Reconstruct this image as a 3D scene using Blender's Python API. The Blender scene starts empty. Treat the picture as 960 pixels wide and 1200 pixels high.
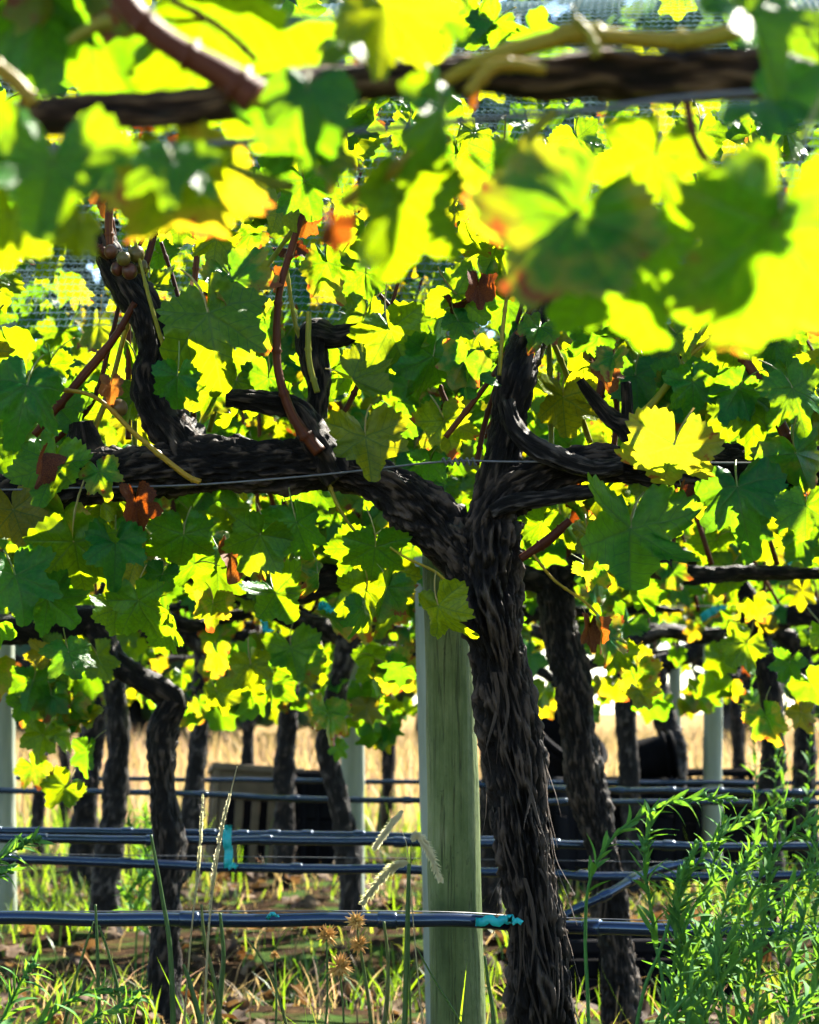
import bpy, math, random
import numpy as np
from mathutils import Vector, Matrix, noise

R = math.radians
sc = bpy.context.scene
COL = sc.collection

# ------------------------------------------------------------------ camera
F_PX, CAM_Z, PITCH = 3000.0, 0.65, math.atan(232 / 3000)
cam_d = bpy.data.cameras.new('camera')
cam_d.sensor_fit = 'VERTICAL'
cam_d.sensor_height = 36.0
cam_d.lens = 90.0
cam_d.clip_start = 0.05
cam_d.clip_end = 800
cam_d.dof.use_dof = True
cam_d.dof.focus_distance = 3.28
cam_d.dof.aperture_fstop = 11.5
cam_d.dof.aperture_blades = 7
cam = bpy.data.objects.new('camera', cam_d)
COL.objects.link(cam)
cam.location = (0, 0, CAM_Z)
cam.rotation_euler = (R(90) + PITCH, 0, 0)
sc.camera = cam

# ------------------------------------------------------------------ sky, sun, exposure
SUN_EL, SUN_AZ = 46.0, 40.0            # sun stands behind the rows, to the right
world = bpy.data.worlds.new('World')
sc.world = world
world.use_nodes = True
wn = world.node_tree
wn.nodes.clear()
sky = wn.nodes.new('ShaderNodeTexSky')
sky.sky_type = 'NISHITA'
sky.sun_disc = False
sky.sun_elevation = R(SUN_EL)
sky.sun_rotation = R(SUN_AZ)
sky.dust_density = 0.05
sky.air_density = 0.9
bg = wn.nodes.new('ShaderNodeBackground')
bg.inputs['Strength'].default_value = 0.065
wo = wn.nodes.new('ShaderNodeOutputWorld')
wn.links.new(sky.outputs[0], bg.inputs[0])
wn.links.new(bg.outputs[0], wo.inputs[0])
sun_d = bpy.data.lights.new('sun', 'SUN')
sun_d.energy = 5.0
sun_d.angle = R(0.55)
sun_d.color = (1.0, 0.93, 0.80)
sun = bpy.data.objects.new('sun', sun_d)
COL.objects.link(sun)
sdir = Vector((math.sin(R(SUN_AZ)) * math.cos(R(SUN_EL)), math.cos(R(SUN_AZ)) * math.cos(R(SUN_EL)), math.sin(R(SUN_EL))))
sun.rotation_euler = sdir.to_track_quat('Z', 'Y').to_euler()
sun.location = sdir * 20
vs = sc.view_settings
vs.view_transform = 'Standard'
vs.look = 'None'
vs.exposure = 3.0
vs.gamma = 1.0
cy = sc.cycles
cy.max_bounces = 5
cy.diffuse_bounces = 2
cy.glossy_bounces = 2
cy.transmission_bounces = 0
cy.transparent_max_bounces = 4
cy.caustics_reflective = False
cy.caustics_refractive = False
cy.sample_clamp_indirect = 6.0
cy.use_adaptive_sampling = True
cy.adaptive_threshold = 0.03
cy.use_denoising = True
try:
    cy.denoiser = 'OPENIMAGEDENOISE'
except Exception:
    pass


# ------------------------------------------------------------------ placing helpers
def at(px, py, D):
    """point at distance D (metres along +Y) seen at photo pixel (px, py) of 960x1200"""
    u, v = (px - 480) / F_PX, (600 - py) / F_PX
    cp, sp = math.cos(PITCH), math.sin(PITCH)
    t = D / (cp - sp * v)
    return Vector((u * t, D, CAM_Z + (sp + cp * v) * t))


def ppm(D):
    return F_PX / D


def tag(o, label=None, cat=None, group=None, kind=None):
    if label: o['label'] = label
    if cat: o['category'] = cat
    if group: o['group'] = group
    if kind: o['kind'] = kind
    return o


def empty(name, loc):
    o = bpy.data.objects.new(name, None)
    o.empty_display_size = 0.05
    o.location = loc
    COL.objects.link(o)
    return o


def link(name, me, mat=None, parent=None, matrix=None):
    """one mesh object; matrix is in world space, parents are never rotated"""
    o = bpy.data.objects.new(name, me)
    COL.objects.link(o)
    if mat is not None and not me.materials:
        me.materials.append(mat)
    M = matrix if matrix is not None else Matrix.Identity(4)
    if parent is not None:
        o.parent = parent
        off = parent.location.copy()
        pp = parent.parent
        while pp is not None:
            off += pp.location
            pp = pp.parent
        M = Matrix.Translation(-off) @ M
    o.matrix_basis = M
    return o


# ------------------------------------------------------------------ material helpers
def new_mat(name):
    m = bpy.data.materials.new(name)
    m.use_nodes = True
    nt = m.node_tree
    nt.nodes.clear()
    out = nt.nodes.new('ShaderNodeOutputMaterial')
    return m, nt, out


class N:
    """tiny node builder"""
    def __init__(s, nt): s.nt = nt
    def node(s, t, **kw):
        n = s.nt.nodes.new(t)
        for k, v in kw.items(): setattr(n, k, v)
        return n
    def lk(s, a, b): s.nt.links.new(a, b)
    def put(s, sock, v):
        if isinstance(v, bpy.types.NodeSocket): s.lk(v, sock)
        else: sock.default_value = v
    def math(s, op, a, b=0.0, c=None, clamp=False):
        n = s.node('ShaderNodeMath', operation=op, use_clamp=clamp)
        s.put(n.inputs[0], a); s.put(n.inputs[1], b)
        if c is not None: s.put(n.inputs[2], c)
        return n.outputs[0]
    def dot(s, a, v):
        n = s.node('ShaderNodeVectorMath', operation='DOT_PRODUCT')
        s.put(n.inputs[0], a); n.inputs[1].default_value = v
        return n.outputs['Value']
    def mix(s, f, a, b):
        n = s.node('ShaderNodeMix', data_type='RGBA')
        s.put(n.inputs[0], f)
        for sock, v in ((n.inputs[6], a), (n.inputs[7], b)):
            if isinstance(v, bpy.types.NodeSocket): s.lk(v, sock)
            else: sock.default_value = (v[0], v[1], v[2], 1)
        return n.outputs[2]
    def noise(s, vec, scale, detail=3, rough=0.55):
        n = s.node('ShaderNodeTexNoise')
        if vec is not None: s.lk(vec, n.inputs['Vector'])
        n.inputs['Scale'].default_value = scale
        n.inputs['Detail'].default_value = detail
        n.inputs['Roughness'].default_value = rough
        return n.outputs['Fac']
    def ramp(s, f, stops):
        n = s.node('ShaderNodeValToRGB')
        s.lk(f, n.inputs[0])
        el = n.color_ramp.elements
        while len(el) < len(stops): el.new(0.5)
        for e, (p, c) in zip(el, stops):
            e.position = p; e.color = (c[0], c[1], c[2], 1)
        return n.outputs[0]
    def smooth(s, v, lo, hi):
        n = s.node('ShaderNodeMapRange', interpolation_type='SMOOTHSTEP')
        s.put(n.inputs[0], v)
        n.inputs[1].default_value = lo; n.inputs[2].default_value = hi
        return n.outputs[0]


VEINS = [0, 50, -50, 104, -104]


def leaf_material(name, greens, trans, brown_from=0.62, tmix=0.6, veins=True):
    m, nt, out = new_mat(name)
    b = N(nt)
    uv = b.node('ShaderNodeUVMap').outputs[0]
    info = b.node('ShaderNodeObjectInfo')
    at_ = b.node('ShaderNodeAttribute', attribute_name='rnd')
    rnd = b.math('FRACT', b.math('ADD', info.outputs['Random'], at_.outputs['Fac']))
    rnd2 = b.math('FRACT', b.math('MULTIPLY', rnd, 17.31))
    rnd3 = b.math('FRACT', b.math('MULTIPLY', rnd, 53.7))
    main = sec = None
    for a in (VEINS if veins else VEINS[:1]):
        d = (math.sin(R(a)), -math.cos(R(a)), 0)
        n_ = (math.cos(R(a)), math.sin(R(a)), 0)
        al = b.dot(uv, d)
        pe = b.math('ABSOLUTE', b.dot(uv, n_))
        pos = b.math('GREATER_THAN', al, 0.0)
        w = b.math('MULTIPLY_ADD', al, -0.02, 0.032)
        mk = b.math('MULTIPLY', b.math('SUBTRACT', 1.0, b.math('DIVIDE', pe, w), clamp=True), pos)
        main = mk if main is None else b.math('MAXIMUM', main, mk)
        t = b.math('FRACT', b.math('MULTIPLY', b.math('MULTIPLY_ADD', pe, -0.75, al), 6.5))
        ln = b.math('LESS_THAN', t, 0.11)
        sect = b.math('LESS_THAN', pe, b.math('MULTIPLY', al, 0.49))
        s_ = b.math('MULTIPLY', b.math('MULTIPLY', ln, sect), pos)
        sec = s_ if sec is None else b.math('MAXIMUM', sec, s_)
    vein = b.math('MAXIMUM', main, b.math('MULTIPLY', sec, 0.75))
    # blotches: offset the pattern per leaf
    off = b.node('ShaderNodeVectorMath', operation='ADD')
    b.lk(uv, off.inputs[0])
    cmb = b.node('ShaderNodeCombineXYZ')
    b.lk(b.math('MULTIPLY', rnd, 91.0), cmb.inputs[0]); b.lk(b.math('MULTIPLY', rnd2, 37.0), cmb.inputs[1])
    b.lk(cmb.outputs[0], off.inputs[1])
    v2 = off.outputs[0]
    n1 = b.noise(v2, 2.6, 4)
    n2 = b.noise(v2, 14.0, 3)
    rad = b.node('ShaderNodeVectorMath', operation='LENGTH'); b.lk(uv, rad.inputs[0])
    base = b.ramp(rnd, greens)
    tr = b.ramp(rnd, trans)
    mot = b.math('MULTIPLY_ADD', n2, 0.9, 0.55)
    base = b.mix(1.0, base, base)
    mul = b.node('ShaderNodeMix', data_type='RGBA', blend_type='MULTIPLY'); mul.inputs[0].default_value = 1
    b.lk(base, mul.inputs[6]); b.lk(mot, mul.inputs[7])
    base = b.mix(b.math('MULTIPLY', vein, 0.55), mul.outputs[2], (0.09, 0.16, 0.04))
    mul2 = b.node('ShaderNodeMix', data_type='RGBA', blend_type='MULTIPLY'); mul2.inputs[0].default_value = 0.75
    b.lk(tr, mul2.inputs[6]); b.lk(b.math('MULTIPLY_ADD', n2, 1.3, 0.35), mul2.inputs[7])
    tr = b.mix(b.math('MULTIPLY', vein, 0.75), mul2.outputs[2], (0.08, 0.16, 0.005))
    # yellowing between veins and brown edges on a share of the leaves
    old = b.smooth(rnd2, brown_from, 1.0)
    edge = b.math('ADD', b.math('MULTIPLY', rad.outputs['Value'], 0.42), n1)
    ye = b.math('MULTIPLY', b.smooth(edge, 0.62, 0.85), old, clamp=True)
    base = b.mix(b.math('MULTIPLY', ye, 0.8), base, (0.30, 0.24, 0.03))
    tr = b.mix(b.math('MULTIPLY', ye, 0.8), tr, (0.50, 0.32, 0.01))
    br = b.math('MULTIPLY', b.smooth(edge, 0.86, 0.93), b.smooth(rnd2, brown_from + 0.06, brown_from + 0.12), clamp=True)
    base = b.mix(br, base, (0.16, 0.06, 0.02))
    tr = b.mix(br, tr, (0.45, 0.10, 0.01))
    pb = b.node('ShaderNodeBsdfPrincipled')
    b.lk(base, pb.inputs['Base Color'])
    b.lk(b.math('MULTIPLY_ADD', n2, 0.25, 0.2), pb.inputs['Roughness'])
    pb.inputs['Specular IOR Level'].default_value = 0.22
    bump = b.node('ShaderNodeBump')
    bump.inputs['Strength'].default_value = 0.5
    bump.inputs['Distance'].default_value = 0.002
    b.lk(b.math('ADD', b.math('MULTIPLY', vein, -0.8), b.math('MULTIPLY', n2, 1.2)), bump.inputs['Height'])
    b.lk(bump.outputs[0], pb.inputs['Normal'])
    tl = b.node('ShaderNodeBsdfTranslucent')
    b.lk(tr, tl.inputs['Color'])
    mx = b.node('ShaderNodeMixShader')
    mx.inputs[0].default_value = tmix
    b.lk(pb.outputs[0], mx.inputs[1]); b.lk(tl.outputs[0], mx.inputs[2])
    b.lk(mx.outputs[0], out.inputs[0])
    return m


def simple_mat(name, cols, scale=20.0, rough=0.7, spec=0.3, trans=None, tmix=0.5, bump=0.0, stretch=None, uvs=False, detail=4):
    """cols: list of (pos, colour) read through a noise; stretch scales the coordinates"""
    m, nt, out = new_mat(name)
    b = N(nt)
    vec = b.node('ShaderNodeUVMap').outputs[0] if uvs else b.node('ShaderNodeTexCoord').outputs['Object']
    if stretch:
        mp = b.node('ShaderNodeMapping'); mp.inputs['Scale'].default_value = stretch
        b.lk(vec, mp.inputs[0]); vec = mp.outputs[0]
    n = b.noise(vec, scale, detail, 0.6)
    info = b.node('ShaderNodeObjectInfo')
    at_ = b.node('ShaderNodeAttribute', attribute_name='rnd')
    j = b.math('MULTIPLY', b.math('SUBTRACT', b.math('FRACT', b.math('ADD', info.outputs['Random'], at_.outputs['Fac'])), 0.5), 0.35)
    f = b.math('ADD', n, j)
    c = b.ramp(f, cols)
    pb = b.node('ShaderNodeBsdfPrincipled')
    b.lk(c, pb.inputs['Base Color'])
    pb.inputs['Roughness'].default_value = rough
    pb.inputs['Specular IOR Level'].default_value = spec
    if bump:
        bp = b.node('ShaderNodeBump'); bp.inputs['Strength'].default_value = bump; bp.inputs['Distance'].default_value = 0.004
        b.lk(n, bp.inputs['Height']); b.lk(bp.outputs[0], pb.inputs['Normal'])
    sh = pb.outputs[0]
    if trans:
        tl = b.node('ShaderNodeBsdfTranslucent')
        b.lk(b.ramp(f, trans), tl.inputs[0])
        mx = b.node('ShaderNodeMixShader'); mx.inputs[0].default_value = tmix
        b.lk(sh, mx.inputs[1]); b.lk(tl.outputs[0], mx.inputs[2]); sh = mx.outputs[0]
    b.lk(sh, out.inputs[0])
    return m


def bark_material(name, dark, mid, light):
    m, nt, out = new_mat(name)
    b = N(nt)
    uv = b.node('ShaderNodeUVMap').outputs[0]
    def st(sx, sy):
        mp = b.node('ShaderNodeMapping'); mp.inputs['Scale'].default_value = (sx, sy, 1)
        b.lk(uv, mp.inputs[0]); return mp.outputs[0]
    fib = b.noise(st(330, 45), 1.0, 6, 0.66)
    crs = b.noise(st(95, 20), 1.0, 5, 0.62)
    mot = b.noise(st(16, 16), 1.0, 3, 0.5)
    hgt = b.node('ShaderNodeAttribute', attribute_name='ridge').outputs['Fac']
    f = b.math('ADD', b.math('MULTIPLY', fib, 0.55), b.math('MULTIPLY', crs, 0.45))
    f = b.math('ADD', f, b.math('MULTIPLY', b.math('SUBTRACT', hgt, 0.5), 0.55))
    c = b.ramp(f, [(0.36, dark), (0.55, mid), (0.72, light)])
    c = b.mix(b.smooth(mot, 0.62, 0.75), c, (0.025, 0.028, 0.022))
    pb = b.node('ShaderNodeBsdfPrincipled')
    b.lk(c, pb.inputs['Base Color'])
    pb.inputs['Roughness'].default_value = 0.6
    pb.inputs['Specular IOR Level'].default_value = 0.16
    bp = b.node('ShaderNodeBump'); bp.inputs['Strength'].default_value = 1.0; bp.inputs['Distance'].default_value = 0.007
    b.lk(b.math('ADD', fib, crs), bp.inputs['Height']); b.lk(bp.outputs[0], pb.inputs['Normal'])
    b.lk(pb.outputs[0], out.inputs[0])
    return m


def post_material():
    m, nt, out = new_mat('treated_wood_green')
    b = N(nt)
    co = b.node('ShaderNodeTexCoord').outputs['Object']
    def st(x, z):
        mp = b.node('ShaderNodeMapping'); mp.inputs['Scale'].default_value = (x, x, z)
        b.lk(co, mp.inputs[0]); return mp.outputs[0]
    grain = b.noise(st(190, 5), 1.0, 5, 0.6)
    crack = b.noise(st(70, 1.6), 1.0, 3, 0.5)
    blot = b.noise(st(14, 7), 1.0, 6, 0.65)
    spk = b.noise(st(120, 90), 1.0, 4, 0.7)
    c = b.ramp(b.math('ADD', b.math('MULTIPLY', grain, 0.25), b.math('MULTIPLY', blot, 0.75)), [(0.33, (0.026, 0.045, 0.012)), (0.46, (0.058, 0.085, 0.026)), (0.56, (0.09, 0.118, 0.045)), (0.7, (0.15, 0.17, 0.09))])
    c = b.mix(b.math('MULTIPLY', b.smooth(spk, 0.60, 0.72), 0.7), c, (0.025, 0.032, 0.012))
    ck = b.smooth(b.math('ABSOLUTE', b.math('SUBTRACT', crack, 0.47)), 0.012, 0.0)
    c = b.mix(b.math('MULTIPLY', ck, 0.55), c, (0.012, 0.014, 0.006))
    pb = b.node('ShaderNodeBsdfPrincipled'); b.lk(c, pb.inputs[0])
    pb.inputs['Roughness'].default_value = 0.55; pb.inputs['Specular IOR Level'].default_value = 0.15
    bp = b.node('ShaderNodeBump'); bp.inputs['Strength'].default_value = 0.7; bp.inputs['Distance'].default_value = 0.004
    b.lk(b.math('SUBTRACT', b.math('ADD', grain, b.math('MULTIPLY', spk, 0.5)), ck), bp.inputs['Height']); b.lk(bp.outputs[0], pb.inputs['Normal'])
    b.lk(pb.outputs[0], out.inputs[0])
    return m


G_FRONT = [(0.0, (0.006, 0.115, 0.016)), (0.3, (0.010, 0.14, 0.012)), (0.6, (0.022, 0.155, 0.008)), (0.85, (0.06, 0.165, 0.007)), (1.0, (0.13, 0.14, 0.008))]
G_TRANS = [(0.0, (0.13, 0.31, 0.003)), (0.35, (0.20, 0.37, 0.002)), (0.65, (0.28, 0.41, 0.0015)), (0.9, (0.38, 0.42, 0.0015)), (1.0, (0.50, 0.36, 0.003))]
M_LEAF = leaf_material('grape_leaf_green', G_FRONT, G_TRANS)
M_LEAF_FAR = leaf_material('grape_leaf_plain', G_FRONT, G_TRANS, veins=False)
M_SPOT = leaf_material('grape_leaf_spotted', [(0, (0.10, 0.19, 0.02)), (1, (0.10, 0.19, 0.02))], [(0, (0.32, 0.40, 0.005)), (1, (0.32, 0.40, 0.005))], brown_from=-0.3)
M_DEAD = simple_mat('dead_leaf_brown', [(0.3, (0.05, 0.016, 0.007)), (0.55, (0.12, 0.035, 0.009)), (0.75, (0.19, 0.09, 0.03))], 25, 0.7, 0.3,
                    [(0.3, (0.10, 0.015, 0.002)), (0.55, (0.26, 0.055, 0.003)), (0.75, (0.34, 0.14, 0.015))], 0.5, 0.4)
M_PETIOLE = simple_mat('petiole_green', [(0.3, (0.10, 0.16, 0.03)), (0.7, (0.30, 0.22, 0.06))], 9, 0.4, 0.5, [(0.3, (0.5, 0.5, 0.03)), (0.7, (0.7, 0.35, 0.05))], 0.3)
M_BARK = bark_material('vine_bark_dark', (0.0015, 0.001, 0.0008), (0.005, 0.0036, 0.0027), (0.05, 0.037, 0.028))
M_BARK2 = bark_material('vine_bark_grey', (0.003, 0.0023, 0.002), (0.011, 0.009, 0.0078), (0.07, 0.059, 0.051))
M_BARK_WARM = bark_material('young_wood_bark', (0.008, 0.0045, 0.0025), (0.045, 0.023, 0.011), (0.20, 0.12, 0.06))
M_CANE = simple_mat('cane_brown', [(0.3, (0.025, 0.006, 0.0025)), (0.6, (0.062, 0.016, 0.005)), (0.8, (0.11, 0.042, 0.013))], 1.0, 0.5, 0.12, stretch=(90, 12, 1), uvs=True, bump=0.3)
M_SHOOT = simple_mat('green_shoot', [(0.3, (0.12, 0.16, 0.012)), (0.55, (0.26, 0.23, 0.015)), (0.8, (0.36, 0.17, 0.015))], 1.0, 0.45, 0.25, [(0.3, (0.38, 0.38, 0.01)), (0.85, (0.6, 0.3, 0.01))], 0.4, stretch=(60, 8, 1), uvs=True)
M_GRAPE = simple_mat('grape_skin', [(0.3, (0.09, 0.09, 0.015)), (0.5, (0.11, 0.04, 0.015)), (0.75, (0.05, 0.012, 0.012))], 30, 0.35, 0.35, [(0.3, (0.4, 0.4, 0.05)), (0.75, (0.4, 0.12, 0.05))], 0.35)
M_POST = post_material()
M_POST2 = simple_mat('weathered_wood_grey', [(0.25, (0.12, 0.145, 0.11)), (0.5, (0.17, 0.20, 0.155)), (0.8, (0.23, 0.255, 0.20))], 1.0, 0.75, 0.3, stretch=(40, 40, 4), bump=0.25)
M_HOSE = simple_mat('black_polythene', [(0.3, (0.003, 0.005, 0.012)), (0.7, (0.006, 0.010, 0.026))], 14, 0.24, 0.8, bump=0.08)
M_HOSE.node_tree.nodes['Principled BSDF'].inputs['Specular Tint'].default_value = (0.45, 0.68, 1.0, 1)  # blue of reflected sky put into the highlight colour
M_WIRE = simple_mat('galvanised_wire', [(0.3, (0.03, 0.032, 0.036)), (0.7, (0.08, 0.085, 0.095))], 60, 0.45, 0.4)
M_TEAL = simple_mat('teal_plastic', [(0.3, (0.006, 0.34, 0.36)), (0.7, (0.010, 0.44, 0.46))], 30, 0.4, 0.5, [(0.3, (0.01, 0.5, 0.5)), (0.7, (0.02, 0.6, 0.6))], 0.35)
M_BLACK = simple_mat('black_plastic_crate', [(0.3, (0.003, 0.003, 0.004)), (0.7, (0.007, 0.007, 0.009))], 9, 0.85, 0.03, bump=0.1)
M_BROWN = simple_mat('brown_plastic_crate', [(0.3, (0.07, 0.052, 0.032)), (0.7, (0.12, 0.09, 0.056))], 9, 0.6, 0.1, bump=0.1)
M_NET = simple_mat('white_net_cord', [(0.3, (0.15, 0.25, 0.27)), (0.7, (0.24, 0.34, 0.36))], 20, 0.6, 0.15, [(0.3, (0.05, 0.085, 0.09)), (0.7, (0.08, 0.115, 0.12))], 0.5)
M_GRASS = simple_mat('grass_green', [(0.2, (0.035, 0.095, 0.015)), (0.55, (0.06, 0.13, 0.02)), (0.85, (0.15, 0.15, 0.04))], 3, 0.5, 0.4, [(0.2, (0.14, 0.30, 0.006)), (0.55, (0.24, 0.36, 0.006)), (0.85, (0.4, 0.34, 0.05))], 0.5)
M_STRAW = simple_mat('dry_straw', [(0.2, (0.11, 0.07, 0.025)), (0.5, (0.155, 0.105, 0.038)), (0.8, (0.17, 0.085, 0.045))], 0.9, 0.6, 0.3, [(0.2, (0.26, 0.17, 0.03)), (0.5, (0.42, 0.30, 0.12)), (0.8, (0.44, 0.24, 0.17))], 0.5)
M_WEED = simple_mat('weed_green', [(0.2, (0.048, 0.165, 0.036)), (0.55, (0.065, 0.20, 0.044)), (0.85, (0.10, 0.25, 0.055))], 12, 0.7, 0.12, [(0.2, (0.09, 0.25, 0.012)), (0.55, (0.14, 0.30, 0.012)), (0.85, (0.22, 0.34, 0.02))], 0.45)
M_SEDGE = simple_mat('sedge_brown', [(0.3, (0.55, 0.27, 0.06)), (0.7, (0.70, 0.44, 0.13))], 50, 0.6, 0.3, [(0.3, (0.6, 0.3, 0.04)), (0.7, (0.8, 0.5, 0.1))], 0.4)
M_LITTER = simple_mat('fallen_leaf_litter', [(0.3, (0.035, 0.02, 0.012)), (0.55, (0.075, 0.042, 0.022)), (0.75, (0.15, 0.10, 0.055))], 25, 0.8, 0.2, [(0.3, (0.05, 0.02, 0.005)), (0.75, (0.16, 0.09, 0.03))], 0.35, 0.4)
M_SEED = simple_mat('pale_seed_head', [(0.3, (0.34, 0.28, 0.13)), (0.7, (0.52, 0.45, 0.24))], 80, 0.6, 0.3, [(0.3, (0.7, 0.68, 0.3)), (0.7, (0.85, 0.8, 0.5))], 0.5)
M_FARLEAF = simple_mat('far_tree_foliage', [(0.25, (0.020, 0.055, 0.030)), (0.5, (0.035, 0.085, 0.035)), (0.8, (0.06, 0.12, 0.035))], 2.0, 0.6, 0.3, [(0.25, (0.08, 0.2, 0.04)), (0.8, (0.25, 0.4, 0.03))], 0.35)


# ------------------------------------------------------------------ geometry helpers
def mesh_from(name, V, Fs, uv=None, smooth=True, attr=None):
    me = bpy.data.meshes.new(name)
    me.from_pydata([tuple(v) for v in V], [], Fs)
    if uv is not None:
        lay = me.uv_layers.new(name='UVMap')
        li = np.empty(len(me.loops), dtype=np.int32)
        me.loops.foreach_get('vertex_index', li)
        u = np.asarray(uv, dtype=np.float32)[li]
        lay.data.foreach_set('uv', u.ravel())
    for k, (dom, vals) in (attr or {}).items():
        a = me.attributes.new(k, 'FLOAT', dom)
        a.data.foreach_set('value', np.asarray(vals, dtype=np.float32))
    if smooth:
        me.polygons.foreach_set('use_smooth', np.ones(len(me.polygons), dtype=bool))
    me.update()
    return me


def spline(pts, n):
    """Catmull-Rom through (Vector, radius) pairs, n samples"""
    P = [Vector(p[0]) for p in pts]; Rr = [p[1] for p in pts]
    P = [P[0] * 2 - P[1]] + P + [P[-1] * 2 - P[-2]]
    Rr = [Rr[0]] + Rr + [Rr[-1]]
    m = len(pts) - 1
    out = []
    for i in range(n):
        t = i / (n - 1) * m
        k = min(int(t), m - 1); t -= k
        def cr(a, b, c, d):
            return 0.5 * ((2 * b) + (c - a) * t + (2 * a - 5 * b + 4 * c - d) * t * t + (3 * b - a - 3 * c + d) * t ** 3)
        out.append((cr(P[k], P[k + 1], P[k + 2], P[k + 3]), max(1e-4, Rr[k + 1] * (1 - t) + Rr[k + 2] * t)))
    return out


def tube_mesh(name, pts, n, sides, ridge=0.0, knob=0.0, seed=0.0, nodes_every=0, kx=3.0, ks=30.0):
    """swept tube with fibrous ridges; uv in metres (round, along); attribute ridge 0..1"""
    S = spline(pts, n)
    V, Fs, UV, RD = [], [], [], []
    up = None; L = 0.0; prev = None
    for i, (p, r) in enumerate(S):
        nx = S[min(i + 1, n - 1)][0]; pv = S[max(i - 1, 0)][0]
        t = (nx - pv).normalized()
        if up is None:
            up = t.orthogonal().normalized()
        else:
            up = (up - t * up.dot(t)).normalized()
        sd = t.cross(up)
        if prev is not None: L += (p - prev).length
        prev = p
        if nodes_every and (i % nodes_every) == nodes_every // 2: r *= 1.35
        kn = 1.0
        for j in range(sides + 1):
            a = 2 * math.pi * j / sides
            ca, sa = math.cos(a), math.sin(a)
            h = 0.5; rr = r
            if ridge:
                tw = a + L * 1.1 + 0.25 * noise.noise(Vector((seed, L * 7, a)))
                ct, st_ = math.cos(tw), math.sin(tw)
                n1 = noise.noise(Vector((ct * kx * .55 + seed, st_ * kx * .55, L * ks * .5)))
                n2 = noise.noise(Vector((ct * kx * 1.6 + seed, st_ * kx * 1.6 + 5, L * ks)))
                n3 = noise.noise(Vector((ct * kx * 3.6 + seed, st_ * kx * 3.6 + 9, L * ks * 2.0)))
                n4 = noise.noise(Vector((ct * kx * 2.2 - seed, st_ * kx * 2.2 + 2, L * ks * 1.3)))
                plate = min(1.0, max(0.0, (n4 + 0.05) * 7))          # flakes with a sharp edge
                h = 0.35 + 0.45 * n1 + 0.5 * (0.4 - abs(n2) * 1.7) + 0.5 * n3 + 0.28 * plate
                rr *= 1 + ridge * (h - 0.45)
                h = min(1, max(0, h))
            if knob:
                rr *= 1 + knob * noise.noise(Vector((ca * 0.9 + seed * 2, sa * 0.9, L * 9)))
            V.append(p + (up * ca + sd * sa) * rr)
            UV.append((a * 0.5 * 0.06, L)); RD.append(h)
        if i:
            b0 = (i - 1) * (sides + 1); b1 = i * (sides + 1)
            for j in range(sides):
                Fs.append((b0 + j, b0 + j + 1, b1 + j + 1, b1 + j))
    # end caps
    for base, flip in ((0, True), ((n - 1) * (sides + 1), False)):
        idx = [base + j for j in range(sides)]
        Fs.append(tuple(reversed(idx)) if flip else tuple(idx))
    return mesh_from(name, V, Fs, UV, True, {'ridge': ('POINT', RD)})


def px_path(D, lst):
    """[(px, py, width_px[, dD])] -> [(Vector, radius)]"""
    out = []
    for e in lst:
        d = D + (e[3] if len(e) > 3 else 0)
        out.append((at(e[0], e[1], d), e[2] / 2 / ppm(d)))
    return out


# ------------------------------------------------------------------ grape leaf meshes
def leaf_outline(rg):
    c = [(0, 1.0), (rg.uniform(24, 29), rg.uniform(0.58, 0.78)), (rg.uniform(46, 54), rg.uniform(0.86, 0.98)),
         (rg.uniform(74, 82), rg.uniform(0.52, 0.70)), (rg.uniform(100, 110), rg.uniform(0.70, 0.84)),
         (140, rg.uniform(0.54, 0.66)), (163, rg.uniform(0.44, 0.58)), (177, 0.10), (180, 0.06)]
    def f(deg):
        deg = abs(deg)
        for (a, ra), (b_, rb) in zip(c, c[1:]):
            if deg <= b_:
                t = (deg - a) / (b_ - a)
                t = t * t * (3 - 2 * t)
                return ra + (rb - ra) * t
        return c[-1][1]
    return f


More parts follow.
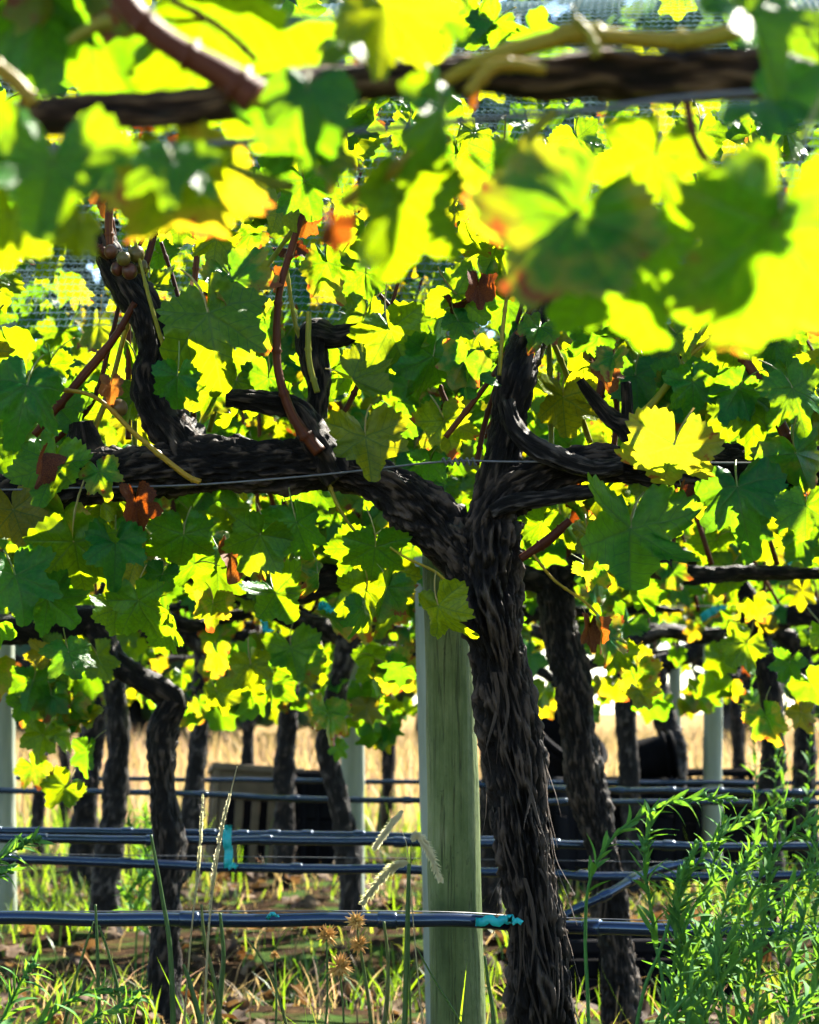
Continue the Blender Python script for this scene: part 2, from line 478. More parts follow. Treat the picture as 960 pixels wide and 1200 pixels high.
def make_leaf(seed, spokes=132, rings=(0.12, 0.28, 0.44, 0.6, 0.74, 0.86, 0.94, 1.0), petiole=True, dead=False):
    rg = random.Random(seed)
    fl, fr = leaf_outline(rg), leaf_outline(rg)
    teeth = rg.choice((27, 30, 33)) if spokes > 60 else 12
    fold = rg.uniform(-0.2, 0.55); droop = rg.uniform(0.0, 0.6); wave = rg.uniform(0.05, 0.17)
    ph = rg.uniform(0, 6); k = rg.choice((3, 4, 5)); cup = rg.uniform(-0.42, 0.35); sx = rg.uniform(0.9, 1.06)
    if dead:
        fold = rg.uniform(0.4, 0.9); droop = rg.uniform(0.2, 0.5); wave = 0.22; sx = 0.75
    V = [(0, 0, 0)]; UV = [(0, 0)]; Fs = []; MI = []
    for i, rf in enumerate(rings):
        for j in range(spokes):
            th = -180 + 360 * j / spokes
            r = (fl if th < 0 else fr)(th)
            if rf > 0.8:
                ph_t = (th / 360 * teeth) % 1.0
                r *= 1 + (0.13 if spokes > 60 else 0.12) * (rf - 0.8) / 0.2 * ((1 - ph_t) if th < 0 else ph_t) - 0.06 * (rf - 0.8) / 0.2
            r *= rf
            x = math.sin(R(th)) * r; y = -math.cos(R(th)) * r
            q = noise.noise(Vector((x * 2.2 + seed * 3.1, y * 2.2, seed)))
            z = fold * abs(x) - droop * max(0, -y) ** 2 * 0.8 + cup * (x * x + y * y) + wave * rf * rf * math.sin(k * R(th) + ph) + 0.09 * q
            if spokes > 60: z += 0.045 * noise.noise(Vector((x * 6.5 + seed, y * 6.5, seed * 2.0)))
            # quilting between the main veins
            da = min(abs(th - a) for a in VEINS)
            z += 0.05 * r * min(1, da / 22)
            V.append((x * sx, y, z)); UV.append((x, y))
    for j in range(spokes):
        j2 = (j + 1) % spokes
        if j2 == 0 and False: continue
        Fs.append((0, 1 + j, 1 + j2))
        for i in range(len(rings) - 1):
            a = 1 + i * spokes; c_ = a + spokes
            Fs.append((a + j, c_ + j, c_ + j2, a + j2))
    MI = [0] * len(Fs)
    if petiole:
        n0 = len(V); ln = rg.uniform(0.55, 0.95); sd = rg.uniform(-0.3, 0.3)
        for i in range(5):
            t = i / 4
            c3 = Vector((sd * t * t, ln * t, -0.35 * t * t + 0.0))
            for q in range(5):
                a = q / 5 * 2 * math.pi
                V.append((c3.x + 0.02 * math.cos(a), c3.y, c3.z + 0.02 * math.sin(a))); UV.append((5, 5))
        for i in range(4):
            for q in range(5):
                a = n0 + i * 5 + q; b_ = n0 + i * 5 + (q + 1) % 5
                Fs.append((a, b_, b_ + 5, a + 5)); MI.append(1)
    me = mesh_from('leaf', V, Fs, UV)
    me.materials.append(M_DEAD if dead else (M_LEAF if spokes > 60 else M_LEAF_FAR))
    me.materials.append(M_PETIOLE)
    me.polygons.foreach_set('material_index', MI)
    return me


LEAVES = [make_leaf(s) for s in range(1, 21)]
LEAVES_MID = [make_leaf(s, 48, (0.3, 0.65, 1.0)) for s in range(31, 41)]
DEADS = [make_leaf(s, 66, (0.3, 0.65, 1.0), True, True) for s in range(51, 55)]
SPOT = LEAVES[4].copy(); SPOT.materials[0] = M_SPOT
LOW = []
for s in range(71, 81):
    LOW.append(make_leaf(s, 40, (0.5, 1.0), False))


def leaf_matrix(p, n, tip, s):
    n = n.normalized()
    tip = (tip - n * tip.dot(n)).normalized()
    Y = -tip; X = Y.cross(n)
    M = Matrix((X, Y, n)).transposed().to_4x4()
    return Matrix.Translation(p) @ M @ Matrix.Scale(s, 4)


def rand_pose(rg, wild=0.12):
    if rg.random() < wild:
        n = Vector((rg.gauss(0, 1), rg.gauss(0, 1), rg.gauss(0.3, 0.8)))
    else:
        sgn = -1 if rg.random() < 0.4 else 1
        n = Vector((rg.gauss(0, 0.42), sgn * 1.0, rg.gauss(0.32, 0.36)))
    tip = Vector((rg.gauss(0, 0.5), rg.gauss(0, 0.3), -1))
    return n, tip


def add_leaf(parent, p, n, tip, size, me):
    return link('leaf', me, None, parent, leaf_matrix(p, n, tip, size / 1.7))


_cache = {}
def low_arrays(me):
    if me.name not in _cache:
        v = np.empty(len(me.vertices) * 3, dtype=np.float32); me.vertices.foreach_get('co', v)
        uvl = np.empty(len(me.loops) * 2, dtype=np.float32); me.uv_layers[0].data.foreach_get('uv', uvl)
        li = np.empty(len(me.loops), dtype=np.int32); me.loops.foreach_get('vertex_index', li)
        uv = np.zeros((len(me.vertices), 2), dtype=np.float32); uv[li] = uvl.reshape(-1, 2)
        _cache[me.name] = (v.reshape(-1, 3), uv, [tuple(p.vertices) for p in me.polygons])
    return _cache[me.name]


def joined_leaves(name, poses, mat, rg, parent=None):
    """poses: (p, n, tip, size): many small leaves as one mesh"""
    VV, UU, FF, RR, off = [], [], [], [], 0
    for p, n, tip, s in poses:
        v, uv, f = low_arrays(rg.choice(LOW))
        M = np.array(leaf_matrix(p, n, tip, s / 1.7))
        VV.append(v @ M[:3, :3].T + M[:3, 3]); UU.append(uv)
        FF += [tuple(i + off for i in q) for q in f]
        RR.append(np.full(len(v), rg.random())); off += len(v)
    me = mesh_from(name, np.concatenate(VV), FF, np.concatenate(UU), True, {'rnd': ('POINT', np.concatenate(RR))})
    o = link(name, me, mat, parent)
    o['kind'] = 'stuff'
    return o


# ------------------------------------------------------------------ setting: ground
def ground():
    rg = random.Random(5)
    ys = [-4, -2] + [0.25 * i for i in range(0, 80)] + [20 + 2 * i for i in range(0, 20)] + [60 + 20 * i for i in range(0, 23)]
    xs = [-300, -120, -50, -20, -10] + [-6 + 0.2 * i for i in range(61)] + [10, 20, 50, 120, 300]
    V = []
    for y in ys:
        for x in xs:
            z = 0.0
            if abs(x) < 7 and y < 20:
                z = 0.05 * noise.noise(Vector((x * 0.9, y * 0.9, 1))) + 0.025 * noise.noise(Vector((x * 3.2, y * 3.2, 4)))
                z += 0.03 * math.cos((y - 3.3) / 2.0 * 2 * math.pi)
            V.append((x, y, z - 0.02))
    w = len(xs); Fs = [(j * w + i, j * w + i + 1, (j + 1) * w + i + 1, (j + 1) * w + i) for j in range(len(ys) - 1) for i in range(w - 1)]
    me = mesh_from('ground', V, Fs)
    m, nt, out = new_mat('vineyard_soil'); b = N(nt)
    co = b.node('ShaderNodeTexCoord').outputs['Object']
    n1 = b.noise(co, 1.6, 5, 0.6); n2 = b.noise(co, 22, 6, 0.65); n3 = b.noise(co, 7, 4)
    c = b.ramp(n2, [(0.3, (0.008, 0.0045, 0.0025)), (0.52, (0.020, 0.011, 0.005)), (0.75, (0.045, 0.026, 0.011))])
    c = b.mix(b.smooth(n1, 0.5, 0.62), c, b.ramp(n2, [(0.3, (0.02, 0.013, 0.005)), (0.7, (0.05, 0.032, 0.011))]))
    c = b.mix(b.math('MULTIPLY', b.smooth(n3, 0.48, 0.62), 0.85), c, (0.02, 0.045, 0.007))
    sep = b.node('ShaderNodeSeparateXYZ'); b.lk(co, sep.inputs[0])
    far = b.smooth(b.math('ADD', sep.outputs[1], b.math('MULTIPLY', n1, 3)), 13.5, 17)
    c = b.mix(far, c, b.ramp(n3, [(0.3, (0.15, 0.09, 0.035)), (0.7, (0.19, 0.135, 0.05))]))
    pb = b.node('ShaderNodeBsdfPrincipled'); b.lk(c, pb.inputs[0]); pb.inputs['Roughness'].default_value = 0.95; pb.inputs['Specular IOR Level'].default_value = 0.02
    bp = b.node('ShaderNodeBump'); bp.inputs['Strength'].default_value = 0.8; bp.inputs['Distance'].default_value = 0.03
    b.lk(n2, bp.inputs['Height']); b.lk(bp.outputs[0], pb.inputs['Normal']); b.lk(pb.outputs[0], out.inputs[0])
    tag(link('ground', me, m), kind='structure')


def ground_z(x, y):
    if abs(x) < 7 and y < 20:
        return 0.05 * noise.noise(Vector((x * 0.9, y * 0.9, 1))) + 0.025 * noise.noise(Vector((x * 3.2, y * 3.2, 4))) + 0.03 * math.cos((y - 3.3) / 2.0 * 2 * math.pi) - 0.02
    return -0.02


ground()


def blades(name, items, mat):
    """items: (x, y, z, height, width, lean_dir, lean): curved tapering blades in one mesh"""
    V, Fs, RR = [], [], []
    rg = random.Random(99)
    for (x, y, z, h, w, az, ln) in items:
        o = len(V)
        f = rg.uniform(0, 6.28); px_, py_ = math.cos(f), math.sin(f)
        dx, dy = math.cos(az), math.sin(az)
        for t, ww in ((0, 1.0), (0.35, 0.9), (0.7, 0.6)):
            cx = x + dx * ln * h * t * t; cy_ = y + dy * ln * h * t * t; cz = z + h * t * (1 - 0.25 * ln * t)
            V.append((cx - px_ * w * ww / 2, cy_ - py_ * w * ww / 2, cz)); V.append((cx + px_ * w * ww / 2, cy_ + py_ * w * ww / 2, cz))
        V.append((x + dx * ln * h, y + dy * ln * h, z + h * (1 - 0.25 * ln)))
        Fs += [(o, o + 1, o + 3, o + 2), (o + 2, o + 3, o + 5, o + 4), (o + 4, o + 5, o + 6)]
        RR += [rg.random()] * 7
    return link(name, mesh_from(name, V, Fs, None, True, {'rnd': ('POINT', RR)}), mat)


# ------------------------------------------------------------------ vines
def row_x(px, D):
    return (px - 480) / ppm(D)


def woody(parent, name, D, lst, n, sides, ridge, knob, seed, mat=None, **kw):
    return link(name, tube_mesh(name, px_path(D, lst), n, sides, ridge, knob, seed, **kw), mat or M_BARK, parent)


# ---- the main vine (in focus)
D1 = 3.3
main = empty('grape_vine', (at(640, 1300, D1).x, D1, 0.0))
tag(main, 'thick dark forked grape vine in sharp focus beside the green post', 'grape vine', 'grape vines in rows')
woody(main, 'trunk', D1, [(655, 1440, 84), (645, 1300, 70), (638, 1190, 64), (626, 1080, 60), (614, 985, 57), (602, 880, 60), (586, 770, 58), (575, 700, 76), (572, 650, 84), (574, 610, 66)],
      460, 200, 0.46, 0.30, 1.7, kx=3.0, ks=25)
woody(main, 'cordon', D1, [(578, 690, 60), (545, 655, 66), (505, 612, 60), (468, 578, 60), (425, 556, 54), (370, 545, 52), (300, 545, 56), (225, 548, 60), (150, 556, 54), (75, 566, 46), (20, 590, 66), (-60, 590, 50), (-150, 575, 40)],
      360, 120, 0.36, 0.42, 4.1, kx=3.0, ks=36)
woody(main, 'cordon', D1, [(566, 680, 56), (572, 630, 60), (590, 585, 54), (630, 560, 50), (680, 545, 42), (730, 545, 44), (790, 552, 40), (850, 550, 44), (905, 545, 40), (975, 548, 48), (1080, 550, 40)],
      340, 110, 0.38, 0.45, 6.3, kx=3.0, ks=36)
woody(main, 'spur', D1, [(560, 640, 50, 0.02), (578, 570, 46), (590, 520, 40), (598, 480, 40), (608, 440, 42), (622, 400, 38, 0.03), (640, 350, 30, 0.06)], 110, 56, 0.4, 0.4, 8.8)
woody(main, 'spur', D1 - 0.05, [(592, 470, 16), (606, 505, 22), (640, 530, 24), (690, 548, 22), (730, 545, 18)], 80, 28, 0.4, 0.3, 2.2, M_BARK2)
woody(main, 'spur', D1 - 0.04, [(700, 575, 14), (650, 583, 17), (600, 590, 20), (575, 600, 14)], 60, 24, 0.4, 0.3, 3.4, M_BARK2)
woody(main, 'spur', D1, [(240, 560, 50), (215, 520, 50), (188, 485, 46), (172, 445, 38), (178, 412, 34), (172, 370, 36), (150, 335, 36), (130, 300, 34), (120, 270, 24)], 130, 48, 0.42, 0.5, 5.5)
woody(main, 'spur', D1 - 0.02, [(400, 560, 34), (375, 520, 36), (350, 480, 32), (310, 470, 24), (265, 466, 18)], 80, 32, 0.42, 0.5, 7.7)
woody(main, 'spur', D1 + 0.05, [(372, 505, 26), (372, 450, 30), (365, 395, 34), (395, 395, 26), (440, 380, 18)], 80, 32, 0.42, 0.5, 9.1)
woody(main, 'spur', D1 + 0.02, [(110, 560, 50), (98, 520, 46), (95, 495, 30)], 40, 32, 0.42, 0.6, 11.1)
woody(main, 'spur', D1 - 0.03, [(760, 550, 26), (738, 505, 26), (715, 490, 18), (690, 460, 12), (680, 445, 10)], 60, 28, 0.35, 0.4, 12.4)
woody(main, 'spur', D1 - 0.03, [(736, 505, 16), (735, 470, 14), (734, 448, 13)], 24, 24, 0.3, 0.3, 13.9)
woody(main, 'spur', D1, [(950, 560, 34), (915, 535, 24), (905, 515, 18)], 30, 24, 0.4, 0.4, 14.9)
CANES = [
    (D1 - .05, [(375, 530, 20), (345, 490, 15), (327, 440, 12), (324, 395, 12), (328, 340, 11), (342, 290, 10), (356, 240, 9), (362, 180, 8)], M_CANE),
    (D1 - .06, [(930, 530, 16), (912, 490, 15), (885, 440, 14), (855, 398, 13), (845, 385, 14)], M_CANE),
    (D1 - .05, [(740, 500, 15), (772, 465, 11), (800, 425, 9), (838, 362, 8), (870, 300, 7)], M_SHOOT),
    (D1 - .05, [(806, 418, 7), (850, 385, 6), (905, 352, 5)], M_SHOOT),
    (D1 - .02, [(40, 510, 10), (105, 432, 13), (135, 395, 11), (158, 355, 9)], M_CANE),
    (D1 - .02, [(130, 300, 16), (98, 280, 13), (84, 255, 10)], M_CANE),
    (D1 - .01, [(128, 290, 13), (128, 250, 12), (134, 200, 9)], M_CANE),
    (D1 + .02, [(165, 330, 10), (178, 285, 10), (190, 230, 8)], M_CANE),
    (D1 - .06, [(196, 420, 6), (178, 360, 6), (160, 290, 5), (150, 240, 5)], M_SHOOT),
    (D1 - .09, [(50, 455, 5), (110, 465, 6), (160, 510, 7), (215, 555, 8), (235, 565, 8)], M_SHOOT),
    (D1 + .03, [(228, 330, 9), (232, 290, 9), (240, 240, 8)], M_CANE),
    (D1 - .05, [(372, 460, 8), (362, 420, 8), (362, 365, 7)], M_SHOOT),
    (D1 - .03, [(585, 440, 6), (590, 380, 6), (600, 300, 5)], M_SHOOT),
    (D1 + .02, [(700, 480, 13), (705, 440, 11), (692, 420, 9)], M_CANE),
    (D1 - .03, [(668, 610, 10), (640, 635, 14), (610, 655, 10)], M_CANE),
    (D1 - .02, [(380, 555, 6), (400, 600, 5), (430, 640, 4)], M_SHOOT),
    (D1 - .05, [(430, 620, 3), (470, 650, 3), (510, 670, 4), (530, 690, 4)], M_SHOOT),
    (D1 - .06, [(625, 650, 4), (650, 680, 4), (685, 705, 4), (700, 720, 4)], M_SHOOT),
]
for i, (d, lst, mt) in enumerate(CANES):
    link('cane', tube_mesh('cane', px_path(d, [(e[0], e[1], e[2] * 0.86) for e in lst]), 14 * len(lst), 12, 0.12, 0.16, i * 3.3, nodes_every=17), mt, main)

rc = random.Random(404)
for i in range(16):                               # slender shoots rising from the arms into the canopy
    x, y, d = rc.uniform(20, 940), rc.uniform(500, 560), D1 + rc.uniform(0.02, 0.16)
    lst = [(x, y, 7)]
    dx = rc.gauss(0, 16)
    for q in range(4):
        dx += rc.gauss(0, 10)
        lst.append((lst[-1][0] + dx, lst[-1][1] - rc.uniform(45, 85), 7 - q * 0.9))
    link('cane', tube_mesh('cane', px_path(d, lst), 70, 8, 0.1, 0.15, i * 1.9, nodes_every=14), M_CANE if i % 3 else M_SHOOT, main)

# peeling strips of bark on the main trunk
def strips(parent, D, axis, count, rg):
    for i in range(count):
        t = rg.random()
        S = spline(px_path(D, axis), 60)
        k = int(t * 48) + 2
        c, r = S[k]
        a = rg.uniform(math.pi * 0.95, math.pi * 2.05)
        L = rg.randint(5, 11)
        V, Fs, UV = [], [], []
        w = rg.uniform(0.001, 0.0032); lift = rg.choice((0.001, 0.002, 0.003, 0.010))
        m = 9
        for q in range(m):
            f = q / (m - 1)
            cc, rr = S[min(59, max(0, k - int(f * L)))]
            cc = cc.lerp(S[min(59, max(0, k - int(f * L) - 1))][0], f * L - int(f * L))
            aa = a + 0.25 * math.sin(f * 3 + i) 
            out = Vector((math.cos(aa), math.sin(aa), 0))
            rad = rr * (1.08 + 0.04 * math.sin(f * 9 + i)) + lift * (f ** 2) * 2
            wd = w * (1 - 0.8 * f ** 3)
            tg = Vector((-math.sin(aa), math.cos(aa), 0))
            V += [cc + out * rad - tg * wd, cc + out * (rad + 0.001), cc + out * rad + tg * wd]
            UV += [(0, f * .1), (0.005, f * .1), (0.01, f * .1)]
        for q in range(m - 1):
            o = q * 3
            Fs += [(o, o + 1, o + 4, o + 3), (o + 1, o + 2, o + 5, o + 4)]
        me = mesh_from('bark_strip', V, Fs, UV, True, {'ridge': ('POINT', [0.9] * len(V))})
        link('bark_strip', me, M_BARK, parent)
strips(main, D1, [(655, 1440, 84), (645, 1300, 70), (638, 1190, 64), (626, 1080, 60), (614, 985, 57), (602, 880, 60), (586, 770, 58), (575, 700, 76)], 70, random.Random(3))

# grapes
grp = random.Random(8)
GR = bpy.data.meshes.new('grape')
import bmesh
_bm = bmesh.new(); bmesh.ops.create_uvsphere(_bm, u_segments=14, v_segments=10, radius=1); _bm.to_mesh(GR); _bm.free()
GR.polygons.foreach_set('use_smooth', np.ones(len(GR.polygons), dtype=bool)); GR.materials.append(M_GRAPE)
for (gx, gy, gd) in ((145, 303, 0.07), (160, 298, 0.055), (138, 315, 0.05), (152, 318, 0.06), (130, 295, 0.045), (165, 312, 0.04), (140, 478, 0.08), (128, 470, 0.06)):
    s = grp.uniform(0.0088, 0.0108)
    link('grape', GR, None, main, Matrix.Translation(at(gx, gy, D1 - gd)) @ Matrix.Diagonal((s, s, s * 1.08, 1)))

# ---- leaves of the main vine: first the ones that can be told apart in front of the wood
rl = random.Random(21)
HAND = [  # px, py of the blade's middle, width px, yaw, pitch (deg; 0 = facing camera), roll of tip, depth offset, kind
    (430, 528, 112, 10, 20, 5, -.14, 0), (785, 540, 135, -10, -25, -15, -.24, 's'), (735, 645, 175, 15, 25, -10, -.13, 0), (868, 590, 130, -20, 30, 10, -.12, 0),
    (880, 480, 120, 10, 20, 15, -.08, 0), (945, 605, 80, -30, 20, 0, -.18, 0), (935, 470, 110, 20, 15, 20, -.12, 0), (800, 470, 90, 0, 10, 0, -.03, 0),
    (28, 470, 125, 20, 20, -10, -.15, 0), (62, 560, 115, -15, 25, -10, -.16, 0), (22, 690, 110, 25, 20, 15, -.14, 0), (88, 655, 135, 0, -22, 5, -.08, 0),
    (135, 650, 95, 10, 25, 0, -.10, 0), (165, 718, 100, -20, -22, 10, -.09, 0), (65, 712, 95, 10, -25, 40, -.09, 0), (120, 562, 62, 10, 20, 25, -.17, 0),
    (248, 390, 165, 0, 15, 10, -.12, 0), (206, 452, 78, -10, -10, -10, -.17, 0), (280, 340, 110, 20, 20, 30, -.06, 0), (505, 432, 100, 30, -20, -10, -.06, 0),
    (462, 400, 105, -5, -15, 20, -.05, 0), (545, 440, 80, 50, 10, 0, -.08, 0), (425, 450, 90, 20, 40, 60, -.10, 0), (520, 722, 92, -45, -10, 25, -.12, 0),
    (425, 722, 62, 65, 10, 0, -.10, 0), (452, 700, 80, 55, -5, -10, -.08, 0), (440, 655, 95, 10, -25, 0, -.06, 0), (350, 625, 90, -20, -15, 10, -.04, 0),
    (372, 680, 56, 70, 0, 0, -.05, 0), (300, 640, 95, 10, -20, -20, -.05, 0), (712, 752, 78, 55, 15, 15, -.10, 0), (690, 640, 70, 30, 20, 0, -.03, 0),
    (690, 745, 58, 20, 10, 0, -.11, 'd'), (160, 600, 80, 20, 10, 10, -.09, 'd'), (45, 550, 60, 60, 10, -20, -.18, 'd'), (708, 440, 60, 20, 10, 30, -.06, 'd'),
    (560, 345, 60, 10, 10, 0, -.04, 'd'), (130, 460, 50, 10, 10, 0, -.09, 'd'), (800, 590, 60, 40, 10, 0, -.07, 'd'), (270, 660, 70, 30, 15, 0, 0.0, 'd'), (760, 440, 100, 20, 30, 10, .06, 0),
    (705, 400, 110, -10, 20, 0, .08, 0), (660, 480, 100, 15, 10, 0, .10, 0), (860, 410, 100, 0, 20, 0, .05, 0), (215, 640, 95, 10, -20, 0, -.04, 0), (20, 610, 90, 10, 20, 20, -.05, 0),
]
for k, (px, py, w, yaw, pit, rol, dd, kd) in enumerate(HAND):
    n = Matrix.Rotation(R(yaw), 3, 'Z') @ (Matrix.Rotation(R(-pit), 3, 'X') @ Vector((0, -1, 0)))
    tip = Vector((math.sin(R(rol)), -0.1, -math.cos(R(rol))))
    d = D1 + dd
    s = 0.94 * w / ppm(d)
    p = at(px, py, d) - tip.normalized() * s * 0.16
    me = SPOT if kd == 's' else (DEADS[k % 4] if kd == 'd' else LEAVES[k % len(LEAVES)])
    add_leaf(main, p, n, tip, s, me)

BOT = [(-200, 740), (0, 760), (100, 790), (200, 745), (300, 690), (400, 720), (450, 750), (490, 650), (560, 560), (620, 620), (680, 690), (800, 690), (900, 640), (960, 660), (1150, 700)]
def bottom(px):
    for (a, ya), (b_, yb) in zip(BOT, BOT[1:]):
        if a <= px <= b_: return ya + (yb - ya) * (px - a) / (b_ - a)
    return 700
def free_row1(px, py, d):
    """where the photo looks past the first row, or where its wood shows"""
    if 520 < px < 860 and py < 150: return False
    if 545 < px < 860 and 430 < py < 780 and d > D1 + 0.14: return rl.random() < 0.25
    if 20 < px < 125 and 325 < py < 410: return False
    if d < D1 + 0.05:
        if 430 < px < 720 and 440 < py < 700 : return False
        if 60 < px < 420 and 515 < py < 580: return False
        if 300 < px < 400 and 250 < py < 520 : return False
        if 100 < px < 210 and 240 < py < 520: return rl.random() < 0.15
    return True

cnt = 0
extra = []

while cnt < 225:
    px, py = rl.uniform(-60, 1020), rl.uniform(120, 800)
    d = D1 + rl.triangular(-0.16, 0.32, 0.10)
    if py > 585 and rl.random() < 0.35: continue
    if py > bottom(px) + rl.uniform(-60, 15) or not free_row1(px, py, d): continue
    n, tip = rand_pose(rl)
    me = rl.choice(LEAVES) if rl.random() > 0.06 else rl.choice(DEADS)
    add_leaf(main, at(px, py, d), n, tip, rl.uniform(0.05, 0.105) * (0.65 if me in DEADS else 1), me); cnt += 1
for k in range(150):
    px, py = rl.uniform(-60, 1020), rl.uniform(-520, 700)
    d = D1 + rl.triangular(-0.2, 0.32, 0.14)
    if py > 100 and rl.random() < 0.2: continue
    if py > bottom(px) - 20 or not free_row1(px, py, d): continue
    n, tip = rand_pose(rl)
    extra.append((at(px, py, d), n, tip, rl.uniform(0.05, 0.10)))
for k in range(50):
    px, py = rl.uniform(-120, 1080), rl.uniform(-640, -20)
    if px > 500 and (py > -150 or rl.random() < 0.5): continue
    n, tip = rand_pose(rl)
    extra.append((at(px, py, D1 + rl.triangular(-0.12, 0.42, 0.2)), n, tip, rl.uniform(0.06, 0.11)))
joined_leaves('foliage', extra, M_LEAF_FAR, rl, main)


# ---- other vines
def gen_vine(label, D, trunk, seed, n_leaves=180, n_extra=160, x_half=0.62, z_top=2.15, z_bot=0.775, low_res=True, bark=None, cordon_z=0.93, sides=28, segs=90, arms=None, grey=False, avoid=(), clusters=()):
    rg = random.Random(seed)
    P = px_path(D, trunk)
    P = sorted(P, key=lambda q: q[0].z)
    base = P[0][0].copy()
    if base.z > 0.02:                         # down to the soil
        P.insert(0, (Vector((base.x + rg.uniform(-.02, .02), base.y, -0.06)), P[0][1] * 1.15))
    root = empty('grape_vine', (P[0][0].x, D, 0))
    tag(root, label, 'grape vine', 'grape vines in rows')
    mt = M_BARK2 if grey else M_BARK
    top, rt = P[-1]
    link('trunk', tube_mesh('trunk', P, segs, sides, 0.3, 0.3, seed * 1.3), mt, root)
    if arms is None:
        for sg in (-1, 1):
            q = [(top - Vector((0, 0, 0.03)), rt * 0.9)]
            for i in range(1, 6):
                f = i / 5
                q.append((Vector((top.x + sg * f * x_half * 1.25, D + rg.gauss(0, 0.02), cordon_z + rg.gauss(0, 0.018) + (top.z - cordon_z) * max(0, 1 - f * 3))), rt * (0.85 - 0.68 * f)))
            link('cordon', tube_mesh('cordon', q, segs // 2 + 20, 18, 0.3, 0.45, seed + sg), mt, root)
    else:
        for a in arms:
            link('cordon', tube_mesh('cordon', px_path(D, a), segs // 2 + 20, 20, 0.3, 0.45, seed + len(a)), mt, root)
    for i in range(7):
        x = top.x + rg.uniform(-1, 1) * x_half
        q = [(Vector((x, D + rg.gauss(0, .02), cordon_z)), 0.006)]
        for j in range(1, 4):
            q.append((q[-1][0] + Vector((rg.gauss(0, .06), rg.gauss(0, .06), 0.28)), 0.0055 - 0.001 * j))
        link('cane', tube_mesh('cane', q, 22, 7, 0, 0.1, i, nodes_every=6), M_CANE, root)
    lst = LEAVES_MID if low_res else LEAVES
    def pos():
        for _ in range(30):
            p = pos0()
            u = 480 + p.x / p.y * F_PX; v = 832 - (p.z - CAM_Z) / p.y * F_PX
            if not any(a < u < c and b_ < v < d for a, b_, c, d in avoid): break
        return p
    def pos0():
        z = rg.triangular(z_bot, z_top, z_bot + 0.38)
        if rg.random() < 0.06: z = z_bot - rg.uniform(0, 0.14)
        th = 0.12 + 0.2 * min(1, max(0, (z - z_bot) * 2.5))
        return Vector((top.x + rg.uniform(-1, 1) * x_half * 1.08, D + max(-0.24, rg.gauss(0.02, th * 0.75)), z))
    for i in range(n_leaves):
        n, tip = rand_pose(rg)
        me = rg.choice(lst) if rg.random() > 0.04 else rg.choice(DEADS)
        add_leaf(root, pos(), n, tip, rg.uniform(0.07, 0.13) * (0.65 if me in DEADS else 1), me)
    for (cx, cy_, rx, ry, m, dd) in clusters:         # sprays of leaves drooping below the canopy
        for i in range(m):
            n, tip = rand_pose(rg)
            add_leaf(root, at(cx + rg.uniform(-rx, rx), cy_ + rg.uniform(-ry, ry), D + dd + rg.uniform(-.06, .06)), n, tip, rg.uniform(0.07, 0.11), rg.choice(lst))
    if n_extra:
        ex = []
        for i in range(n_extra):
            n, tip = rand_pose(rg); 
            p = pos()
            if i % 2: p.z = rg.uniform(z_bot + 0.35, z_top + 0.05)
            ex.append((p, n, tip, rg.uniform(0.06, 0.12)))
        joined_leaves('foliage', ex, M_LEAF_FAR, rg, root)
    return root


D2, D3, D4, D5, D6 = 5.3, 7.3, 9.3, 11.3, 13.3
# row 1 neighbours (trunks outside the frame, canopy reaching in)
gen_vine('grape vine whose leaves hang in at the left edge beside the main vine', D1, [(-590, 1440, 70), (-600, 1000, 58), (-590, 640, 62)], 301, 90, 160, 0.6, 1.9, 0.8, False)
gen_vine('grape vine whose leaves hang in at the right edge beside the main vine', D1, [(1750, 1440, 70), (1770, 1000, 58), (1760, 640, 62)], 302, 60, 90, 0.6, 1.9, 0.8, False)
# row 2
gen_vine('leaning grape vine trunk directly behind the main forked vine', D2, [(728, 1215, 44), (724, 1130, 40), (708, 1010, 37), (688, 920, 38), (672, 820, 38), (657, 735, 40), (648, 665, 40)], 311, 290, 110, 0.55, low_res=False, sides=72, segs=240, cordon_z=.95, avoid=[(640, 680, 705, 860), (480, 690, 560, 900)], clusters=[])
gen_vine('slender vine with a bent elbow arm left of the green post', D2, [(196, 1215, 40), (193, 1110, 34), (198, 1000, 33), (192, 920, 32), (190, 860, 36), (206, 822, 34)], 312, 290, 110, 0.6, low_res=False, sides=44, segs=120,
         arms=[[(208, 836, 28), (200, 818, 30), (165, 797, 30), (135, 775, 30), (118, 745, 26), (100, 725, 30), (40, 735, 34), (-60, 740, 30)], [(122, 755, 22), (126, 700, 26), (150, 672, 26), (220, 668, 26), (320, 690, 28), (430, 676, 24)]], avoid=[(90, 745, 235, 860), (640, 690, 705, 860)], clusters=[(75, 870, 40, 60, 9, -.1), (70, 800, 45, 40, 9, -.1)])
gen_vine('second row grape vine whose leaves reach in at the right edge', D2, [(1330, 1215, 44), (1325, 1000, 44), (1310, 690, 46)], 313, 120, 170, 0.6)
gen_vine('second row grape vine whose leaves reach in at the left edge', D2, [(-480, 1215, 44), (-470, 1000, 44), (-480, 690, 46)], 314, 60, 280, 0.6)
